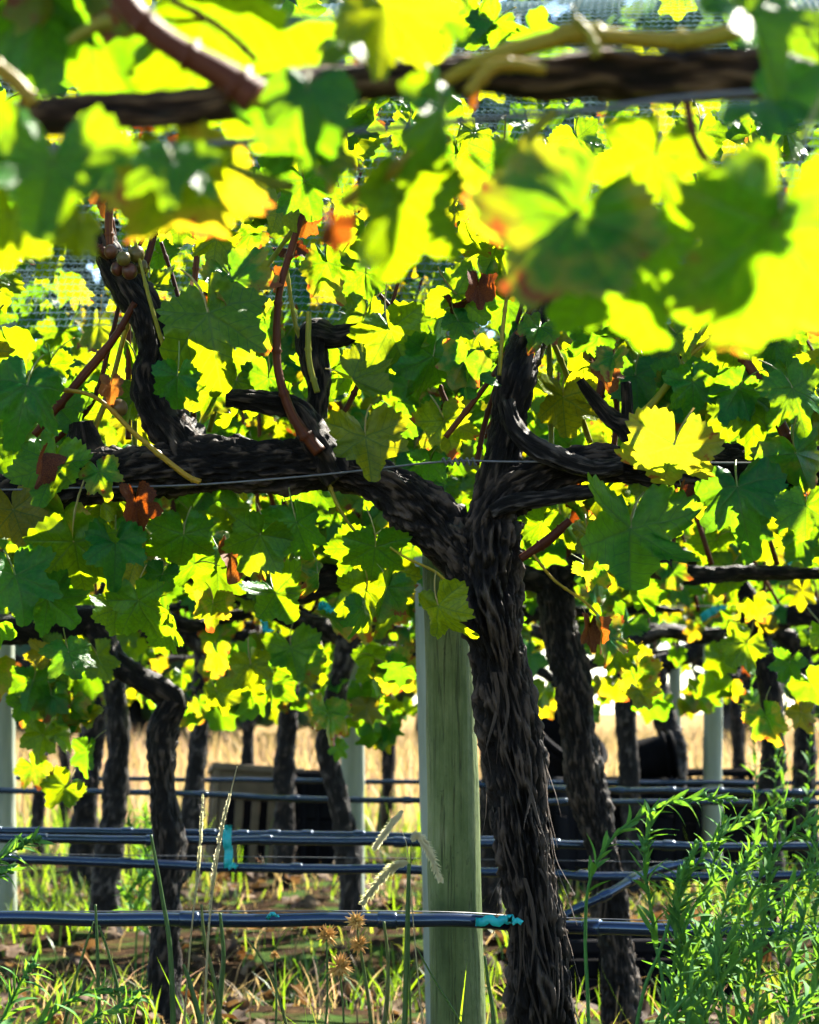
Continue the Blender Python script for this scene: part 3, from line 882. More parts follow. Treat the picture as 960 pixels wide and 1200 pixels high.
# row 3
gen_vine('grey barked vine trunk just left of the slender elbow vine', D3, [(124, 1110, 36), (126, 1010, 32), (136, 930, 26), (140, 860, 26), (132, 790, 26), (124, 735, 28)], 321, 170, 100, 0.5, grey=True)
gen_vine('vine trunk with a curved foot beside the grey post left of centre', D3, [(412, 1110, 26), (410, 1010, 28), (398, 940, 25), (384, 880, 23), (392, 820, 26), (404, 770, 28), (410, 730, 28)], 322, 170, 100, 0.5, grey=True, clusters=[(430, 835, 35, 45, 12, -.25)])
gen_vine('thin vine trunk showing between the green post and the main trunk', D3, [(576, 1110, 28), (574, 1000, 26), (576, 880, 24), (570, 740, 26)], 323, 150, 100, 0.45)
gen_vine('forked vine with dark arms at the right edge behind the feathery weed', D3, [(908, 1110, 30), (904, 940, 28), (906, 860, 26), (898, 780, 28), (880, 730, 28)], 324, 170, 100, 0.5,
         arms=[[(884, 745, 26), (870, 690, 22), (835, 660, 20), (790, 650, 16)], [(886, 750, 24), (910, 728, 24), (960, 720, 24), (1050, 712, 20)]])
# row 4
gen_vine('dark vine trunk close behind the grey barked trunk', D4, [(98, 1050, 32), (100, 960, 30), (106, 880, 28), (116, 800, 26), (120, 750, 26)], 331, 110, 90, 0.5)
gen_vine('vine trunk left of the brown crate leaning right at the top', D4, [(222, 1050, 26), (226, 960, 25), (232, 880, 22), (236, 810, 24), (240, 750, 24)], 332, 110, 90, 0.5, grey=True)
gen_vine('dark forked vine trunk standing in front of the brown crate', D4, [(334, 1050, 26), (333, 940, 24), (336, 860, 22), (340, 790, 24), (345, 755, 26)], 333, 110, 90, 0.5)
gen_vine('thin vine trunk right of the leaning trunk in front of black bins', D4, [(742, 1050, 26), (740, 960, 26), (735, 870, 22), (730, 790, 24), (728, 750, 26)], 334, 110, 90, 0.5, grey=True)
gen_vine('weed covered vine trunk at the far right edge', D4, [(948, 1050, 26), (942, 930, 26), (944, 830, 24), (940, 750, 24)], 335, 110, 90, 0.5)
# row 5 and 6
gen_vine('small far vine trunk above the left end of the hoses', D5, [(44, 1010, 16), (46, 930, 15), (50, 870, 14), (52, 780, 16)], 341, 80, 90, 0.6)
gen_vine('thin far vine trunk behind the brown crate', D5, [(290, 1010, 18), (290, 900, 15), (292, 820, 15), (290, 765, 18)], 342, 80, 90, 0.6)
gen_vine('short dark far vine leaning left beside the thin grey post', D5, [(796, 1010, 30), (788, 890, 28), (776, 830, 28), (762, 775, 28)], 343, 80, 90, 0.6)
gen_vine('far vine trunk behind the green post', D5, [(520, 1010, 20), (522, 900, 20), (525, 770, 22)], 344, 80, 90, 0.6)
gen_vine('far thin vine trunk near the left edge, last row', D6, [(74, 975, 14), (76, 900, 13), (72, 790, 14)], 351, 60, 110, 0.75)
gen_vine('far thin vine trunk under the right canopy, last row', D6, [(868, 975, 16), (866, 900, 15), (862, 790, 16)], 352, 60, 110, 0.75)
gen_vine('far thin vine trunk left of centre, last row', D6, [(450, 975, 16), (455, 900, 15), (452, 790, 16)], 353, 60, 110, 0.75)
gen_vine('far thin vine trunk right of centre, last row', D6, [(655, 975, 16), (658, 900, 15), (652, 790, 16)], 354, 60, 110, 0.75)

# ---- foreground vine, close to the lens and out of focus
D0 = 1.3
fore = empty('grape_vine', (at(900, 100, D0).x + 0.35, D0, 0))
tag(fore, 'blurred vine close to the lens across the top of the picture', 'grape vine', 'grape vines in rows')
woody(fore, 'cordon', D0, [(-250, 150, 46), (-60, 150, 44), (40, 136, 40), (130, 132, 44), (220, 128, 44), (300, 112, 48), (400, 98, 44), (480, 92, 46), (560, 88, 44), (640, 92, 50), (700, 84, 58), (760, 90, 60), (830, 88, 56), (930, 95, 52), (1050, 160, 56), (1180, 260, 70)],
      220, 48, 0.3, 0.3, 2.4, M_BARK_WARM)
woody(fore, 'trunk', D0, [(1230, 2150, 90), (1220, 1400, 80), (1215, 800, 84), (1200, 400, 90), (1175, 240, 80)], 120, 36, 0.3, 0.3, 9.9)
FC = [
    (D0 - .12, [(300, 115, 46), (268, 92, 38), (225, 68, 34), (185, 42, 32), (150, 8, 32), (110, -60, 30)], M_CANE),
    (D0 - .03, [(520, 95, 14), (580, 66, 20), (650, 46, 24), (670, 40, 30), (720, 44, 22), (790, 48, 22), (850, 40, 24), (900, 15, 18)], M_SHOOT),
    (D0 - .04, [(700, 66, 14), (690, 40, 12), (672, 20, 9)], M_SHOOT),
    (D0 - .06, [(548, 110, 16), (575, 82, 18), (600, 76, 18), (640, 82, 14)], M_SHOOT),
    (D0 - .06, [(-30, 60, 18), (15, 92, 18), (40, 122, 20)], M_SHOOT),
    (D0 - .04, [(400, 240, 14), (440, 212, 16), (485, 185, 18), (530, 160, 14)], M_SHOOT),
    (D0 - .04, [(270, 195, 10), (310, 210, 14), (345, 220, 14)], M_SHOOT),
    (D0 - .02, [(805, 120, 12), (815, 165, 10), (835, 200, 10), (850, 240, 9)], M_CANE),
    (D0 - .02, [(560, 235, 12), (620, 160, 14), (650, 130, 12)], M_SHOOT),
    (D0 - .05, [(130, 25, 20), (110, 32, 16), (80, 50, 10)], M_SHOOT),
    (D0 - .03, [(200, 0, 8), (255, 30, 9), (300, 70, 9)], M_CANE),
]
for i, (d, lst, mt) in enumerate(FC):
    link('cane', tube_mesh('cane', px_path(d, lst), 9 * len(lst), 12, 0.05, 0.1, i * 2.1, nodes_every=15), mt, fore)
FH = [  # px, py, width px, yaw, pitch, tip roll, depth offset, variant, dead
    (55, 222, 205, 10, 25, -8, -.14, 0, 0), (285, 30, 300, 0, -62, 80, .06, 1, 0), (465, 25, 160, 10, -20, 40, -.06, 2, 0), (360, 125, 130, 0, 35, 0, -.10, 3, 0),
    (218, 222, 215, 0, -45, 10, .02, 5, 0), (200, 205, 130, 5, 40, 0, -.14, 6, 0), (475, 260, 190, 35, -18, 15, -.03, 7, 0), (518, 150, 150, 70, 5, 0, -.08, 8, 0),
    (655, 285, 250, 5, 15, -35, -.13, 9, 0), (735, 335, 235, -25, -25, 0, -.06, 10, 0), (905, 312, 320, 8, -25, -5, -.18, 11, 0), (885, 40, 170, 20, 40, 20, -.15, 12, 0),
    (925, 130, 160, -40, 40, 50, -.13, 13, 0), (120, 50, 230, 10, -55, 40, .10, 0, 0), (30, 20, 200, -10, -50, -30, .05, 2, 0), (588, 245, 170, -40, -25, 10, -.03, 4, 0),
    (765, 205, 160, 20, -20, -10, .02, 6, 0), (385, 185, 100, 50, 20, 30, -.04, 10, 0), (330, 160, 150, 0, -60, -60, -.06, 12, 0),
    (965, 345, 200, -30, -20, 10, .0, 3, 0), (10, 270, 120, 20, -20, 0, .04, 5, 0), (90, 275, 80, -20, -20, -20, .0, 7, 0),
    (390, 275, 60, 20, 0, 0, -.03, 0, 1), (440, 110, 90, 10, 60, 90, .05, 0, 1), (545, 110, 60, 40, 40, 0, .02, 1, 1),
    (690, -75, 120, 10, 20, 180, .0, 11, 0), (520, 30, 80, 30, 0, 20, -.02, 13, 0), (860, -60, 110, -40, 30, 120, .1, 2, 0), (420, 60, 110, 0, 70, 10, .02, 4, 0), (950, 60, 120, 20, 10, 0, .06, 6, 0),
]
for (px, py, w, yaw, pit, rol, dd, vv, dead) in FH:
    n = Matrix.Rotation(R(yaw), 3, 'Z') @ (Matrix.Rotation(R(-pit), 3, 'X') @ Vector((0, -1, 0)))
    tip = Vector((math.sin(R(rol)), -0.1, -math.cos(R(rol))))
    d = D0 + dd; s = w / ppm(d)
    add_leaf(fore, at(px, py, d) - tip.normalized() * s * 0.16, n, tip, s, DEADS[vv] if dead else LEAVES[vv])
rf = random.Random(77)
over = []
for (px, py, t0, m) in ((60, 205, 0.26, 4), (885, 40, 0.14, 3), (655, 290, 0.38, 2)):  # unseen leaves added toward the sun to shade chosen leaves below
    for q in range(m):
        p = at(px + rf.uniform(-40, 40), py + rf.uniform(-25, 25), D0 - 0.1) + sdir * (t0 + 0.05 * q)
        n, tip = rand_pose(rf)
        over.append((p, Vector((rf.gauss(.3, .2), rf.gauss(.4, .3), 0.8)), tip, rf.uniform(0.07, 0.10)))
for k in range(18):
    p = Vector((rf.uniform(-0.6, 0.1), D0 + rf.uniform(-.05, .3), rf.uniform(1.25, 1.9)))
    n, tip = rand_pose(rf); over.append((p, n, tip, rf.uniform(.07, .11)))
for k in range(8):
    p = Vector((rf.uniform(0.35, 0.9), D0 + rf.uniform(-.05, .3), rf.uniform(1.45, 2.0)))
    n, tip = rand_pose(rf); over.append((p, n, tip, rf.uniform(.07, .11)))
joined_leaves('foliage', over, M_LEAF_FAR, rf, fore)
for k in range(16):
    px, py = rf.uniform(-250, 480), rf.uniform(-560, -70)
    n, tip = rand_pose(rf)
    add_leaf(fore, at(px, py, D0 + rf.gauss(0.05, 0.1)), n, tip, rf.uniform(0.07, 0.12), rf.choice(LEAVES))

# ------------------------------------------------------------------ posts
def post(label, D, x0, y0, w0, x1, y1, w1, mat, dz=0.0):
    """(x0,y0) top pixel, (x1,y1) lower pixel; driven into the soil"""
    a, b_ = at(x0, y0, D), at(x1, y1, D)
    dirv = (b_ - a).normalized()
    end = a + dirv * ((a.z + 0.25) / max(0.2, -dirv.z))
    r0, r1 = w0 / 2 / ppm(D), w1 / 2 / ppm(D)
    root = empty('post', (end.x, D, 0)); tag(root, label, 'post', 'trellis posts')
    pts = [(end, r1)] + [(end.lerp(a, f), r1 + (r0 - r1) * f) for f in (0.33, 0.66)] + [(a, r0)]
    link('shaft', tube_mesh('shaft', pts, 60, 40, 0.05, 0.06, D, kx=2.5, ks=3), mat, root)
    # bevelled top disc
    cap = [(a - dirv * -0.0005, r0 * 1.0), (a - dirv * 0.004, r0 * 0.93)]
    link('post_top', tube_mesh('post_top', cap, 4, 32, 0, 0, 0), mat, root)
    return root
post('round green stained wooden post beside the main vine trunk', D1 + 0.22, 524, 640, 58, 537, 1200, 66, M_POST)
post('pale grey post peeping out behind the green post', D2 - 0.2, 500, 655, 30, 509, 1000, 30, M_POST2)
post('pale post cut by the left edge of the picture', D3 + .25, 2, 740, 30, 3, 975, 32, M_POST2)
post('pale grey post left of centre under a drooping leaf cluster', D3 + .3, 414, 760, 28, 413, 980, 28, M_POST2)
post('pale grey post right of the black bins', D4 + .2, 836, 740, 22, 835, 930, 23, M_POST2)
post('thin pale post behind the leaning far vine', D5 + .2, 791, 770, 14, 791, 900, 15, M_POST2)

# ------------------------------------------------------------------ hoses, wires and ties
def line(name, label, cat, D, lst, w_m, mat, group, sides=10, n=80, sag=0.0):
    P = [(at(px, py, D + (e[0] if e else 0)), w_m / 2) for px, py, *e in lst]
    if name == 'drip_hose':
        S = spline(P, 60)
        P = [(p + Vector((0, 0, 0.006 * noise.noise(Vector((p.x * 2.3, D * 3, 0))) + 0.003 * noise.noise(Vector((p.x * 9, D, 5))))), r) for p, r in S]
        n = 150
    o = link(name, tube_mesh(name, P, n, sides, 0, 0, 0), mat)
    if name == 'drip_hose' and D < 8:
        for k in range(4, 58, 7):
            a, b_ = P[k][0], P[k + 1][0]
            d = (b_ - a).normalized(); r = P[k][1]
            em = tube_mesh('emitter', [(a, r * 1.05), (a + d * 0.003, r * 1.28), (a + d * 0.022, r * 1.28), (a + d * 0.025, r * 1.05)], 12, 12)
            link('emitter', em, mat, o)
    return tag(o, label, cat, group)
HG = 'drip hoses strung along the rows'
line('drip_hose', 'nearest black drip hose running in front of the green post', 'hose', D1 - 0.02, [(-500, 1074), (-200, 1076), (0, 1077), (200, 1079), (400, 1078), (560, 1080), (640, 1084, .07), (720, 1088, .04), (860, 1090), (1100, 1092), (1400, 1090)], 0.0175, M_HOSE, HG, 16, 140)
line('drip_hose', 'lower black drip hose of the second row', 'hose', D2 - .1, [(-600, 1000), (-100, 1004), (60, 1008), (250, 1016), (480, 1021), (640, 1025), (760, 1027), (900, 1026), (1300, 1022)], 0.019, M_HOSE, HG, 12, 120)
line('drip_hose', 'upper black drip hose of the second row', 'hose', D2 + .07, [(-600, 980), (0, 982), (200, 985), (400, 986), (650, 990), (860, 992), (1300, 990)], 0.0185, M_HOSE, HG, 12, 100)
line('drip_hose', 'extra black hose lying just behind the upper hose of the second row', 'hose', D2 + .3, [(-100, 973), (205, 976), (300, 978), (395, 978), (600, 984)], 0.018, M_HOSE, HG, 12, 60)
line('drip_hose', 'thin black drip hose crossing in front of the brown crate', 'hose', D3 + .03, [(-400, 926), (20, 927), (160, 929), (300, 934), (480, 938), (760, 940), (1200, 940)], 0.017, M_HOSE, HG, 10, 80)
line('drip_hose', 'second thin black hose below the right canopy, touching the bins', 'hose', D3 - .1, [(560, 920), (640, 922), (760, 926), (900, 928), (1200, 930)], 0.017, M_HOSE, HG, 10, 50)
line('drip_hose', 'far thin drip hose above the crate level at left', 'hose', D4, [(-200, 910), (100, 912), (250, 914), (480, 916), (960, 918), (1200, 918)], 0.017, M_HOSE, HG, 8, 60)
line('drip_hose', 'loose looped black hose arching behind the feathery weed', 'hose', D2 - .5, [(640, 1085), (668, 1070), (710, 1048), (760, 1022, .1), (820, 1012, .15), (870, 1026, .1), (900, 1060)], 0.017, M_HOSE, HG, 12, 80)
WG = 'trellis wires'
line('trellis_wire', 'thin wire under the cordon of the main vine', 'wire', D1 - .045, [(-300, 578), (0, 574), (80, 572), (230, 568), (380, 556), (520, 541), (600, 541), (760, 542), (960, 543), (1300, 545)], 0.0026, M_WIRE, WG, 8, 120)
line('trellis_wire', 'blurred wire just below the vine close to the lens', 'wire', D0 - .02, [(-200, 185), (60, 176), (200, 172), (400, 156), (560, 140), (700, 128), (830, 112), (1200, 90)], 0.0034, M_WIRE, WG, 8, 80)
line('trellis_wire', 'cordon wire of the second row', 'wire', D2, [(-500, 668), (0, 668), (500, 666), (960, 668), (1400, 668)], 0.0026, M_WIRE, WG, 6, 40)
line('trellis_wire', 'cordon wire of the third row', 'wire', D3, [(-500, 712), (500, 710), (1400, 712)], 0.0026, M_WIRE, WG, 6, 40)
line('trellis_wire', 'hair thin wire just above the nearest drip hose', 'wire', D1 - .01, [(-500, 1064), (0, 1068), (480, 1068), (640, 1075, .08), (960, 1082), (1400, 1080)], 0.0016, M_WIRE, WG, 6, 60)
line('trellis_wire', 'thin wire above the lower hose of the second row', 'wire', D2 - .1, [(-500, 988), (0, 1000), (480, 1006), (960, 1012), (1400, 1012)], 0.0018, M_WIRE, WG, 6, 60)

def coil(label, c, r, pitch, turns, D, w, parent=None):
    P = []
    m = turns * 10
    for i in range(m):
        a = i / 10 * 2 * math.pi
        P.append((Vector((c.x + pitch * i / 10, c.y + r * math.cos(a), c.z + r * math.sin(a))), w / 2))
    o = link('wire_coil', tube_mesh('wire_coil', P, m * 2, 6), M_WIRE); tag(o, label, 'wire')
coil('coiled twist of wire in the fork of the main vine', at(518, 541, D1 - .045), 0.0045, 0.0075, 6, D1, 0.0026)

def tie(label, D, pts, w, group='teal plastic ties'):
    """a flat tape tied round a hose or branch: a band plus loose ends"""
    root = empty('plastic_tie', at(pts[0][0], pts[0][1], D)); tag(root, label, 'tie', group)
    rg = random.Random(int(pts[0][0] * 7 + pts[0][1]))
    def ribbon(nm, L, ww, thick=0.0012):
        V, Fs = [], []
        for i, p in enumerate(L):
            t = (L[min(i + 1, len(L) - 1)] - L[max(0, i - 1)]).normalized()
            s = t.cross(Vector((0, -1, 0.2))).normalized() * ww / 2
            nn = t.cross(s).normalized() * thick
            V += [p - s, p + s, p + s + nn, p - s + nn]
            if i:
                o = (i - 1) * 4
                for a in range(4): Fs.append((o + a, o + (a + 1) % 4, o + 4 + (a + 1) % 4, o + 4 + a))
        Fs += [(0, 1, 2, 3), tuple(len(V) - 4 + i for i in range(4))]
        link(nm, mesh_from(nm, V, Fs), M_TEAL, root)
    P = [at(x, y, D) for x, y in pts]
    L = [s[0] + Vector((0, 0.003 * math.sin(i), 0.002 * math.cos(i * 1.7))) for i, s in enumerate(spline([(p, 1) for p in P], 14))]
    ribbon('band', L, w)
    ribbon('loose_end', [L[-1], L[-1] + Vector((w * .6, -0.006, w * .4)), L[-1] + Vector((w * 1.1, -0.01, w * .1))], w * 0.6)
tie('teal tape tying the nearest hose to the green post', D1 - 0.045, [(558, 1082), (572, 1078), (586, 1080), (596, 1076), (600, 1080)], 0.011)
tie('teal clip standing on the lower hose of the second row', D2 - 0.13, [(267, 968), (266, 985), (268, 1000), (267, 1016)], 0.017)
tie('teal tie on the far arm at the right edge', D3 - 0.1, [(922, 660), (928, 648), (932, 636)], 0.022)
tie('teal tie on the dark arm above the grey post at right', D3 - 0.1, [(822, 725), (830, 719), (840, 714)], 0.022)
tie('teal tie hanging under the left canopy', D2 - 0.1, [(308, 722), (310, 730), (312, 740)], 0.013)
tie('teal tie under the canopy left of the pale grey post', D2 - 0.1, [(374, 712), (380, 708), (386, 716)], 0.013)
tie('small teal tie end on the nearest hose left of the sedge', D1 - 0.045, [(313, 1077), (318, 1071), (323, 1072)], 0.004)

# ------------------------------------------------------------------ crates and bins
def box_mesh(name, x0, x1, y0, y1, z0, z1, bev=0.004):
    bm = bmesh.new()
    bmesh.ops.create_cube(bm, size=1)
    for v in bm.verts:
        v.co = Vector(((x0 + x1) / 2 + v.co.x * (x1 - x0), (y0 + y1) / 2 + v.co.y * (y1 - y0), (z0 + z1) / 2 + v.co.z * (z1 - z0)))
    bmesh.ops.bevel(bm, geom=list(bm.edges), offset=min(bev, 0.3 * min(x1 - x0, y1 - y0, z1 - z0)), segments=1, affect='EDGES')
    me = bpy.data.meshes.new(name); bm.to_mesh(me); bm.free()
    return me


def crate(label, loc, w, d, h, rot, mat, slats=4, tilt=(0, 0), upright=False):
    """open-topped harvest crate: floor, corner posts, slats on the four sides, rim"""
    root = bpy.data.objects.new('harvest_crate', None); COL.objects.link(root)
    root.location = loc; root.rotation_euler = (R(tilt[0]), R(tilt[1]), R(rot))
    tag(root, label, 'crate', 'harvest crates and bins')
    def part(nm, *a, m=None):
        me = box_mesh(nm, *a); me.materials.append(m or mat)
        o = bpy.data.objects.new(nm, me); COL.objects.link(o); o.parent = root
    t = 0.012
    part('floor', -w / 2 + t, w / 2 - t, -d / 2 + t, d / 2 - t, 0.005, 0.018)
    for sx in (-1, 1):
        for sy in (-1, 1):
            part('corner_post', sx * (w / 2 - .016) - .014, sx * (w / 2 - .016) + .014, sy * (d / 2 - .016) - .014, sy * (d / 2 - .016) + .014, 0, h)
    if upright:                               # crate stood on end: a frame with upright slats
        for sy in (-1, 1):
            part('panel', -w / 2 + .031, w / 2 - .031, sy * (d / 2 - .012) - .005, sy * (d / 2 - .012) + .005, h * .66, h - .029)
            part('rail', -w / 2 + .031, w / 2 - .031, sy * (d / 2 - .011) - .005, sy * (d / 2 - .011) + .005, h * .30, h * .36)
            for i in range(5):
                x = -w / 2 + .05 + (w - .1) * i / 4
                part('slat', x - .017, x + .017, sy * (d / 2 - .014) - .004, sy * (d / 2 - .014) + .004, .02, h * .655)
        part('shade_panel', -w / 2 + .032, w / 2 - .032, -.004, .004, .02, h - .03, m=M_BLACK)  # black sheet added inside to stand in for shade behind the slats
    for i in range(0 if upright else slats):
        z0 = 0.012 + (h - 0.05) * i / slats; z1 = z0 + (h - 0.05) / slats * (0.7 if upright else 0.93)
        for sy in (-1, 1):
            part('slat', -w / 2 + .031, w / 2 - .031, sy * (d / 2 - .012) - .006, sy * (d / 2 - .012) + .006, z0, z1)
        for sx in (-1, 1):
            part('slat', sx * (w / 2 - .012) - .006, sx * (w / 2 - .012) + .006, -d / 2 + .031, d / 2 - .031, z0, z1)
    for k in range(1, 1 if upright else 4):
        x = -w / 2 + w * k / 4
        for sy in (-1, 1):
            part('rib', x - .008, x + .008, sy * (d / 2 + .002) - .004, sy * (d / 2 + .002) + .004, 0.01, h - .03)
    for sy in (-1, 1):
        part('rim', -w / 2 - .008, w / 2 + .008, sy * (d / 2 - .006) - .012, sy * (d / 2 - .006) + .012, h - .028, h + .002)
    for sx in (-1, 1):
        part('rim', sx * (w / 2 - .006) - .012, sx * (w / 2 - .006) + .012, -d / 2 + .007, d / 2 - .007, h - .026, h + .001)
    return root


def on_ground(px, D):
    x = row_x(px, D); return Vector((x, D, ground_z(x, D) - 0.005))
crate('brown slatted crate standing on its end under the vines', on_ground(294, 10.7) + Vector((0, 0, .005)), 0.37, 0.24, 0.42, 8, M_BROWN, 3, tilt=(-6, 4), upright=True)
crate('black crate standing right of the brown crate', on_ground(372, 10.6), 0.22, 0.32, 0.43, 4, M_BLACK, 5)
crate('black ribbed crate lying behind the leaning trunk near the bottom right', on_ground(742, 5.95), 0.42, 0.30, 0.185, 6, M_BLACK, 3)
crate('black crate half hidden between main trunk and leaning trunk', on_ground(640, 9.9), 0.46, 0.34, 0.43, -6, M_BLACK, 4)
crate('black crate right of the leaning trunk', on_ground(722, 9.5), 0.42, 0.34, 0.43, 5, M_BLACK, 4)
crate('black crate at right half hidden by the feathery weed', on_ground(850, 9.9), 0.50, 0.34, 0.36, -3, M_BLACK, 4)
crate('far black crate behind the right grey post', on_ground(812, 12.0), 0.52, 0.34, 0.40, 0, M_BLACK, 4)


def tub(label, loc, r, h, tilt, mat=M_BLACK):
    """tipped bucket with rolled rim"""
    root = bpy.data.objects.new('picking_tub', None); COL.objects.link(root)
    root.location = loc; root.rotation_euler = tuple(R(a) for a in tilt)
    tag(root, label, 'tub', 'harvest crates and bins')
    prof = [(0.001, 0.0), (r * .74, 0.0), (r * .80, 0.01), (r * .86, h * .4), (r * .95, h * .93), (r * 1.05, h * .94), (r * 1.05, h), (r * .93, h), (r * .80, h * .3), (r * .72, 0.02), (0.001, 0.02)]
    V, Fs = [], []; s = 28
    for pr, pz in prof:
        for j in range(s):
            V.append((pr * math.cos(2 * math.pi * j / s), pr * math.sin(2 * math.pi * j / s), pz))
    for i in range(len(prof) - 1):
        for j in range(s):
            Fs.append((i * s + j, i * s + (j + 1) % s, (i + 1) * s + (j + 1) % s, (i + 1) * s + j))
    me = mesh_from('tub_body', V, Fs); me.materials.append(mat)
    o = bpy.data.objects.new('tub_body', me); COL.objects.link(o); o.parent = root
    P = [(Vector((r * 1.0 * math.cos(a), r * 1.0 * math.sin(a), h * 0.82)), 0.006) for a in [math.pi * i / 12 for i in range(25)]]
    hm = tube_mesh('band', P, 60, 6); hm.materials.append(mat)
    o = bpy.data.objects.new('band', hm); COL.objects.link(o); o.parent = root
tub('black tub tipped up on the crates between the two trunks', at(634, 905, 9.9), 0.17, 0.20, (25, 35, 0))
tub('small black tub tipped over on the crate right of the leaning trunk', at(728, 893, 9.5), 0.085, 0.2, (10, 82, 10))

# ------------------------------------------------------------------ bird net over the second row
def net():
    prof = [(-0.31, 1.40), (-0.33, 1.5), (-0.33, 1.62), (-0.30, 1.80), (-0.22, 1.98), (-0.05, 2.13), (0.15, 2.13), (0.30, 1.98), (0.38, 1.7), (0.42, 1.4)]
    S = spline([(Vector((0, y, z)), 1) for y, z in prof], 400)
    # resample by arc length
    step = 0.0135; rows = []; acc = 0; last = S[0][0]; rows.append(last)
    for p, _ in S[1:]:
        acc += (p - last).length; last = p
        if acc >= step: rows.append(p); acc = 0
    x0, x1, dx = -1.55, 1.55, 0.0075
    nx = int((x1 - x0) / dx)
    V, Fs = [], []
    def pt(i, j, dz=0):
        x = x0 + i * dx; p = rows[min(j, len(rows) - 1)]
        wob = 0.05 * noise.noise(Vector((x * 1.7, j * 0.03, 0))) + 0.02 * noise.noise(Vector((x * 6, j * 0.1, 3)))
        sag = 0.03 * noise.noise(Vector((x * 0.9, 2, j * 0.02)))
        return Vector((x, D2 + p.y + wob, p.z + sag + dz))
    w = 0.0007
    def quad(a, b_, wd):
        d = b_ - a; s = d.cross(Vector((0.1, -1, 0.1)))
        if s.length < 1e-9: return
        s = s.normalized() * wd; o = len(V)
        V.extend([a - s, a + s, b_ + s, b_ - s]); Fs.append((o, o + 1, o + 2, o + 3))
    for j in range(len(rows)):
        for i in range(nx):
            a = pt(i, j, 0.0016 if i % 2 else -0.0016); b_ = pt(i + 1, j, 0.0016 if (i + 1) % 2 else -0.0016)
            quad(a, b_, w)
            if i % 2 == 0 and j + 1 < len(rows): quad(a, pt(i + 1, j + 1), w * 0.55)
    o = link('bird_net', mesh_from('bird_net', V, Fs, None, False), M_NET)
    tag(o, 'white bird netting draped over the second row, seen at the top', 'net')
net()

# ------------------------------------------------------------------ feathery weeds
def lance_leaf(name, curve, seg=6):
    """narrow leaf along +Y, unit length, folded along its middle"""
    V, Fs = [], []
    for i in range(seg + 1):
        t = i / seg
        w = 0.098 * math.sin(math.pi * min(1, t * 0.93 + 0.06)) ** 0.8 + 0.004
        z = -curve * t * t
        V += [(-w, t, z + w * .5), (0, t, z), (w, t, z + w * .5)]
        if i:
            o = (i - 1) * 3; Fs += [(o, o + 1, o + 4, o + 3), (o + 1, o + 2, o + 5, o + 4)]
    me = mesh_from(name, V, Fs); me.materials.append(M_WEED); return me
WL = [lance_leaf('leaf', c) for c in (-0.15, 0.1, 0.3, 0.5, 0.75)]
BUD = mesh_from('bud', [(0, 0, 0), (.3, .4, .3), (-.3, .4, .3), (.3, .4, -.3), (-.3, .4, -.3), (0, 1, 0)], [(0, 1, 2), (0, 3, 1), (0, 4, 3), (0, 2, 4), (5, 2, 1), (5, 1, 3), (5, 3, 4), (5, 4, 2)]); BUD.materials.append(M_WEED)


def weed(label, D, stems, seed, per, group='feathery weeds', lmin=0.022, lmax=0.05, stem_r=0.0022, cap=290, t0=0.05):
    rg = random.Random(seed)
    p0 = at(stems[0][0][0], stems[0][0][1], D)
    root = empty('tall_weed', (p0.x, D, 0)); tag(root, label, 'weed', group)
    nleaf = 0
    for k, st in enumerate(stems):
        dd = D + rg.uniform(-0.06, 0.06)
        pts = [(at(x, y, dd + rg.uniform(-.015, .015)), stem_r * (1 - 0.7 * i / len(st))) for i, (x, y) in enumerate(st)]
        b0 = pts[0][0]
        gx = p0.x + (b0.x - p0.x) * 0.4
        pts = [(Vector((gx, dd, ground_z(gx, dd) - 0.01)), stem_r * 1.3)] + pts
        link('stem', tube_mesh('stem', pts, 40, 6), M_WEED, root)
        S = spline(pts[1:], 60)
        m = int(per * rg.uniform(0.8, 1.2))
        az = rg.uniform(0, 6.28)
        for q in range(m):
            if nleaf >= cap: break
            t = t0 + (0.99 - t0) * (q / m) ** 0.9
            i = min(58, int(t * 59)); c = S[i][0]; tg = (S[i + 1][0] - c).normalized()
            az += 2.4 + rg.gauss(0, 0.3)
            o1 = tg.orthogonal().normalized(); o2 = tg.cross(o1)
            out = o1 * math.cos(az) + o2 * math.sin(az)
            f = rg.uniform(0.35, 0.9) * (1 - 0.3 * t)
            Y = (tg * math.cos(f) + out * math.sin(f)).normalized()
            X = Y.cross(tg).normalized(); Z = X.cross(Y)
            if Z.z < -0.2: pass
            L = rg.uniform(lmin, lmax) * (1.15 - 0.6 * t)
            M = Matrix((X, Y, Z)).transposed().to_4x4()
            link('leaf', rg.choice(WL), None, root, Matrix.Translation(c) @ M @ Matrix.Scale(L, 4))
            nleaf += 1
        tip = S[-1][0]; tg = (S[-1][0] - S[-4][0]).normalized()
        for q in range(9):
            c = S[max(0, 59 - q * 2)][0]
            v = (tg + Vector((rg.gauss(0, .6), rg.gauss(0, .6), rg.gauss(0.2, .6)))).normalized()
            X = v.orthogonal().normalized(); Z = X.cross(v)
            link('bud', BUD, None, root, Matrix.Translation(c) @ Matrix((X, v, Z)).transposed().to_4x4() @ Matrix.Scale(rg.uniform(.006, .012), 4))
    return root
weed('feathery green weed arching over at the bottom right, outer left stems', 2.95, [
    [(690, 1210), (686, 1100), (692, 1030), (722, 978), (770, 946), (815, 936), (858, 936)],
    [(775, 1210), (768, 1100), (755, 1010), (765, 955)],
    [(745, 1210), (775, 1110), (800, 1040), (840, 985), (890, 952), (940, 940)],
    [(800, 1230), (805, 1130), (795, 1050), (815, 990)],
    [(760, 1240), (780, 1180), (800, 1140), (830, 1100), (870, 1060)],
    [(780, 1240), (800, 1150), (790, 1080), (805, 1020)]], 61, 44, t0=0.3)
